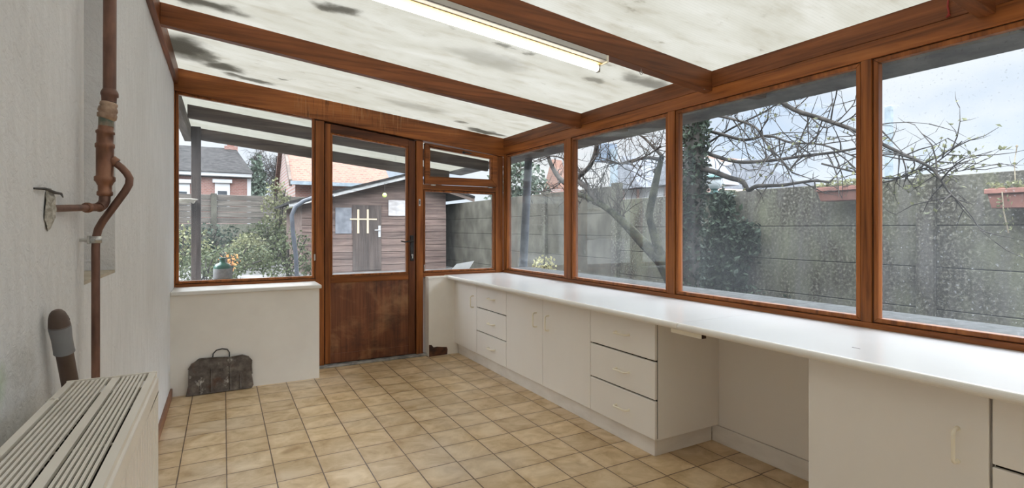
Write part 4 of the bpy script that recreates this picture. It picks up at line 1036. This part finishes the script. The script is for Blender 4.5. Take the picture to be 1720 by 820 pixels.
def tree_ivy():
    rng = random.Random(11); t = thing('ivy_clad_tree', (3.95, 3.55, gz_at(3.6)), 'bare-branched tree with a thick ivy-wrapped trunk close outside the side windows', 'tree')
    tk = MB(); base = gz_at(3.6)-.02
    tr = [Vector((3.95, 3.60, base)), Vector((3.94, 3.58, .5)), Vector((3.92, 3.53, 1.2)), Vector((3.9, 3.47, 1.8)), Vector((3.88, 3.42, 2.5)), Vector((3.86, 3.36, 3.2))]
    tk.tube(tr, [.13, .11, .10, .095, .08, .06], 14); tk.build('trunk', M_BARK, t)
    iv = MB()
    for i in range(5200):
        s = rng.random()*4.999; i0 = int(s); p = tr[i0].lerp(tr[i0+1], s-i0)
        a = rng.uniform(0, 6.28); r = rng.uniform(.08, .145)*(1.05-.1*rng.random())
        blade(iv, p+Vector((math.cos(a)*r, math.sin(a)*r, 0)), rng, .055)
    iv.build('ivy', L_IVY, t)
    br = MB(); lf = MB(); LV = (lf, .10)
    X = 3.9
    limb(br, [(1165, 276), (1180, 283), (1200, 289), (1226, 299), (1247, 305), (1257, 319), (1270, 313), (1290, 312), (1315, 311), (1340, 307), (1368, 304), (1394, 306)], [X, X, 3.95, 4, 4, 4, 4, 4, 4, 4, 4, 4], .030, .008, rng, .35, 1, .25, LV)
    limb(br, [(1165, 200), (1200, 178), (1240, 165), (1290, 160), (1333, 184), (1382, 200), (1435, 219), (1477, 240), (1521, 261), (1560, 280), (1577, 298), (1590, 318), (1603, 332)], 3.85, .024, .004, rng, 1.0, 1, .38, LV)
    limb(br, [(1170, 250), (1200, 262), (1240, 272), (1290, 270), (1350, 262), (1400, 256), (1440, 249)], 4.0, .020, .008, rng, 1.2, 2, .4, LV)
    limb(br, [(1170, 215), (1210, 225), (1250, 235), (1290, 228), (1330, 240), (1380, 243), (1440, 265)], 4.1, .017, .005, rng, 1.3, 2, .4, LV)
    limb(br, [(1180, 190), (1230, 200), (1270, 215), (1290, 245), (1310, 265), (1330, 290)], 3.8, .013, .004, rng, 1.3, 2, .35, LV)
    limb(br, [(1190, 240), (1230, 215), (1280, 190), (1320, 168), (1370, 160)], 4.15, .011, .003, rng, 1.3, 2, .35, LV)
    limb(br, [(1330, 262), (1360, 240), (1385, 210), (1400, 165)], 3.95, .006, .0025, rng, .8, 1, .2, LV)
    limb(br, [(1360, 195), (1390, 215), (1430, 180), (1438, 160)], 4.05, .006, .0025, rng, .8, 1, .2, LV)
    limb(br, [(1477, 216), (1497, 236), (1516, 256)], 3.8, .006, .002, rng, .6, 0, .15, LV)
    limb(br, [(1380, 275), (1440, 290), (1500, 300), (1540, 285), (1560, 281), (1590, 260), (1616, 237)], 3.9, .007, .003, rng, 1.1, 1, .22, (lf, .5))
    limb(br, [(1470, 310), (1520, 297), (1560, 281), (1600, 288), (1630, 284)], 3.95, .005, .002, rng, 1.0, 1, .2, (lf, .7))
    limb(br, [(1515, 262), (1522, 290), (1516, 318)], 3.85, .005, .002, rng, .8, 1, .12, (lf, .5))
    br.build('branches', M_TWIG, t); lf.build('remaining_leaves', L_BUSH2, t)
tree_ivy()
def tree_leaning():
    rng = random.Random(5); t = thing('mossy_leaning_tree', (4.05, 3.95, gz_at(4)), 'mossy leaning tree trunk with many bare twigs outside the second side window', 'tree')
    tk = MB(); X = 4.0; b0 = onX(1128, 470, X)
    pts = [Vector((4.05, b0.y-.05, gz_at(4)-.02)), Vector((4.03, b0.y-.03, .35)), b0]+[onX(u, v, X) for u, v in ((1110, 437), (1080, 408), (1052, 378), (1030, 357), (1000, 336), (970, 326))]
    tk.tube(pts, [.10, .09, .08, .07, .058, .05, .043, .038, .032], 12)
    tk.tube([onX(u, v, X) for u, v in ((1112, 440), (1100, 400), (1090, 362), (1098, 322), (1105, 290), (1112, 262))], [.055, .045, .04, .04, .033, .026], 10)
    tk.build('trunk', M_MOSS, t)
    br = MB(); 
    limb(br, [(1005, 340), (985, 315), (970, 300), (990, 280), (1000, 255), (1003, 232), (1010, 205)], 4.0, .042, .018, rng, 1.2, 2, .4, tr=.009)
    limb(br, [(975, 326), (940, 300), (925, 275), (915, 255), (880, 235), (860, 225)], 4.05, .040, .012, rng, 1.5, 2, .4, tr=.009)
    limb(br, [(1100, 290), (1110, 272), (1090, 265), (1060, 270), (1040, 275), (1025, 272)], 4.0, .028, .006, rng, 1.3, 2, .4)
    limb(br, [(1112, 262), (1100, 250), (1080, 230), (1060, 220), (1045, 205)], 4.0, .020, .005, rng, 1.5, 2, .4)
    limb(br, [(1110, 245), (1085, 262), (1050, 275), (1020, 268), (1000, 262)], 3.9, .010, .004, rng, 1.6, 2, .4)
    limb(br, [(1118, 215), (1085, 215), (1055, 225), (1020, 225)], 3.9, .009, .003, rng, 1.6, 2, .4)
    limb(br, [(1042, 340), (1065, 300), (1080, 270), (1095, 235), (1100, 205)], 3.9, .007, .003, rng, .9, 1, .3)
    limb(br, [(1000, 330), (975, 290), (962, 262)], 4.05, .016, .006, rng, 1.5, 2, .35)
    limb(br, [(950, 300), (925, 318), (900, 322), (880, 318)], 4.05, .010, .004, rng, 1.5, 2, .3)
    limb(br, [(955, 270), (930, 262), (905, 268), (880, 282), (860, 300)], 4.05, .012, .004, rng, 1.5, 2, .35)
    for i in range(44):                                           # upright water shoots
        u = rng.uniform(985, 1050); p = onX(u, 345+(u-1000)*.4, 4.0)
        sprout(br, p, Vector((rng.gauss(0, .2), rng.gauss(0, .35), 1)), rng.uniform(.25, .5), .005, 1, rng)
    br.build('branches', M_TWIG, t)
tree_leaning()
def wall_ivy():
    rng = random.Random(2); t = thing('wall_ivy', (4.86, 3.9, gz_at(3.9)), 'dark ivy spreading down the concrete panel wall below the lantern', 'ivy')
    b = MB()
    for (u, v, su, sv, n) in ((1213, 350, 18, 22, 700), (1220, 400, 32, 26, 1300), (1255, 405, 18, 22, 500), (1205, 445, 38, 28, 1700), (1175, 460, 20, 22, 600), (1225, 465, 25, 18, 600)):
        for i in range(n):
            p = onX(min(max(rng.gauss(u, su*.6), u-su*1.1), u+su*1.1), min(rng.gauss(v, sv*.6), 560), 4.84-abs(rng.gauss(0, .03)))
            if p.z > -.1 and p.x < 4.87: blade(b, p, rng, .07)
    for i in range(1500):
        p = Vector((4.83-abs(rng.gauss(0, .03)), rng.gauss(3.9, .26), rng.uniform(-.1, .6))); blade(b, p, rng, .07)
    b.build('leaves', L_IVY, t)
    s = MB()
    for dy in (-.15, 0, .2): s.tube([(4.86, 3.9+dy, gz_at(3.9)-.02), (4.858, 3.92+dy*.5, .6), (4.858, 4.0, 1.5)], .01, 5)
    s.build('stems', M_BARK, t)
wall_ivy()
def lantern():
    p = onX(1204, 317, 4.96); t = thing('garden_lantern', (p.x, p.y, 1.60), 'white globe lantern with a teal cap standing on the panel wall above the ivy', 'lantern')
    x, y = 4.92, p.y; z = 1.60
    MB().lathe([(.13, 0), (.13, .012), (.05, .02), (.035, .05), (.05, .06)], (x, y, z+.0), 20).build('base_plate', M_TEAL, t)
    MB().lathe([(.045, .058), (.075, .09), (.083, .13), (.075, .17), (.055, .19)], (x, y, z), 24).build('globe', M_OPAL, t)
    MB().lathe([(.115, .185), (.11, .20), (.06, .225), (.02, .235), (.012, .255)], (x, y, z), 24).build('cap', M_TEAL, t)
lantern()
planter(1372, 1447, 317, .115, 'short terracotta trough with grassy plants hung on the panel wall behind the third window', False, 3)
planter(1657, 1800, 319, .13, 'overgrown terracotta trough hung on the panel wall, one tall dry stalk rising from it', True, 8)

def shrub(name, c, r, n, s, m, label, cat, seed, stems=6, group=None, base=None):
    rng = random.Random(seed); z0 = gz_at(c[1]) if base is None else base
    t = thing(name, (c[0], c[1], z0), label, cat, group)
    b = MB(); cloud(b, c, r, n, s, rng); b.build('foliage', m, t)
    st = MB()
    for i in range(stems):
        e = Vector((c[0]+rng.uniform(-.6, .6)*r[0], c[1]+rng.uniform(-.6, .6)*r[1], c[2]+rng.uniform(.2, .8)*r[2]))
        st.tube([(c[0]+rng.uniform(-.1, .1), c[1], z0-.02), ((c[0]+e.x)/2, (c[1]+e.y)/2, (z0+e.z)/2+.03), e], .014, 5)
    st.build('stems', M_TWIG, t)
# garden behind the wide end window
def gp(u, v, y): p = onY(u, v, y); return (p.x, p.y, p.z)
shrub('garden_shrub', gp(395, 452, 12.5), (1.0, .7, .55), 1500, .09, L_BUSH, 'green shrub behind the green bottle at the wide end window', 'shrub', 1)
shrub('garden_shrub', gp(418, 430, 13.9), (.55, .6, .55), 1300, .09, L_BUSH2, 'pale yellowish shrub in the middle of the garden before the fence', 'shrub', 2)
shrub('garden_shrub', gp(345, 455, 11.1), (.7, .5, .45), 900, .08, L_BUSH, 'low green shrub right beside the brown canopy post', 'shrub', 3)
shrub('garden_shrub', gp(485, 445, 11.0), (.55, .5, .75), 1100, .08, L_BUSH, 'green shrub between the fence and the shed roof edge', 'shrub', 4)
shrub('garden_shrub', gp(303, 430, 14.0), (.8, .6, .8), 900, .10, L_BUSH2, 'leafy shrub in the corner left of the brown canopy post', 'shrub', 5)
shrub('garden_shrub', gp(465, 350, 15.6), (.40, .3, .85), 700, .10, L_BUSH2, 'yellow-green climber growing over the top of the plank fence', 'climber', 6)
shrub('garden_shrub', gp(345, 418, 15.75), (1.3, .35, .7), 1500, .10, L_IVY, 'dark ivy mass low against the plank fence', 'shrub', 7)
shrub('garden_shrub', gp(450, 412, 14.9), (.75, .30, .7), 1200, .10, L_BUSH, 'dense green hedge growth low against the fence near the shed', 'shrub', 9)
shrub('flowering_shrub', gp(914, 447, 6.6), (.20, .2, .16), 170, .06, L_YEL, 'small pale yellow flowering shrub at the foot of the panel wall', 'shrub', 12, 5)
shrub('orange_flower_plant', gp(385, 440, 9.0), (.16, .12, .16), 90, .05, L_ORG, 'orange flowers just behind the green bottle', 'flowers', 13, 4)
shrub('conifer_tree', gp(433, 330, 34), (.55, .55, 2.6), 900, .3, L_CON, 'dark narrow conifer behind the plank fence', 'tree', 14, 3)
shrub('evergreen_tree', gp(868, 330, 15), (1.1, 1.1, 1.4), 1800, .2, L_CON, 'dark rounded evergreen behind the panel wall at the corner window', 'tree', 15, 3)
def birch(u, seed, label, by=38):
    rng = random.Random(seed); p = onY(u, 330, by); t = thing('bare_birch', (p.x, by, .3), label, 'tree', 'bare birches beyond the fence')
    b = MB(); top = onY(u, 262, by).z
    b.tube([(p.x, by, .3), (p.x+.2, by, (top+.3)/2), (p.x+.1, by, top)], [.16, .12, .03], 8)
    b.build('trunk', M_TWIG, t); br = MB()
    for i in range(44):
        z = rng.uniform(2.5, top-.3); a = rng.uniform(0, 6.28)
        sprout(br, Vector((p.x+.15, by, z)), Vector((math.cos(a), math.sin(a), .8)), rng.uniform(.9, 2.0), .035, 2, rng)
    br.build('branches', M_TWIG, t)
birch(462, 21, 'bare birch beside the dark conifer beyond the fence'); birch(485, 22, 'bare birch nearest the orange tiled roof beyond the fence', 44)
birch(425, 23, 'bare birch nearest the grey hip roof beyond the fence', 50)

def arch():
    pts = [onY(u, v, 9.5) for u, v in ((500, 470), (497, 430), (492, 390), (490, 362), (496, 348), (510, 338), (530, 331), (560, 330))]
    pts = [Vector(p) for p in pts]; pts[0].z = gz_at(9.5)
    b = MB().tube(pts, .035, 8); b.build('curved_pipe_arch', pm('dark_blue_tube', (.012, .014, .02), (.03, .035, .045), 6, rough=.6), at=pts[0], label='dark bent tube arch at the left edge of the shed', cat='arch')
arch()
# things standing on the outer ledges
def bottle():
    p = onY(374, 460, 5.0+.0); x = onY(374, 460, 4.94).x; z = .772; y = 4.945
    t = thing('green_bottle', (x, y, z), 'green plastic bottle with a pale label on the outer ledge of the wide end window', 'bottle')
    zt = onY(374, 433, y).z-z; k = zt/.22
    MB().lathe([(.055, 0), (.066, .006), (.068, .10*k), (.066, .135*k), (.050, .160*k), (.024, .172*k), (.021, .205*k), (.028, .208*k), (.028, .22*k), (.022, .222*k)], (x, y, z), 28).build('body', M_GREEN, t)
    MB().lathe([(.0686, .02), (.0690, .022), (.0690, .115*k), (.0686, .117*k)], (x, y, z), 28).build('label', M_LABELP, t)
bottle()
pb = MB(); a, b_, c_, d_ = onY(758, 455, 4.93), onY(772, 443, 4.90), onY(799, 437, 4.96), onY(790, 452, 4.99)
z0 = .774
pp = [Vector((2.00, 4.885, z0)), Vector((2.20, 4.885, z0)), Vector((2.32, 5.00, .86)), Vector((2.12, 5.00, .835))]
pb.add([p for p in pp]+[p+Vector((0, -.001, .004)) for p in pp], [(0, 1, 2, 3), (4, 5, 6, 7), (0, 1, 5, 4), (1, 2, 6, 5), (2, 3, 7, 6), (3, 0, 4, 7)])
pb.build('white_sheet', M_PAPER, at=pp[0], label='loose white sheet lying tilted on the outer ledge behind the small end pane', cat='sheet')
q = onY(322, 338, 7.22)
sd = thing('shell_dish', (q.x, 7.24, q.z), 'pale oval shell-like dish fixed to the brown canopy post', 'dish')
MB().lathe([(.02, -.035), (.10, -.02), (.16, .015), (.15, .02), (.09, -.008), (.01, -.015)], (onY(306, 338, 7.13).x, 7.13, q.z), 24).build('dish', M_SHELL, sd)
MB().tube([(XL+.03, 7.268, q.z), (XL+.02, 7.15, q.z-.02)], .012, 8).build('arm', M_SHELL, sd)
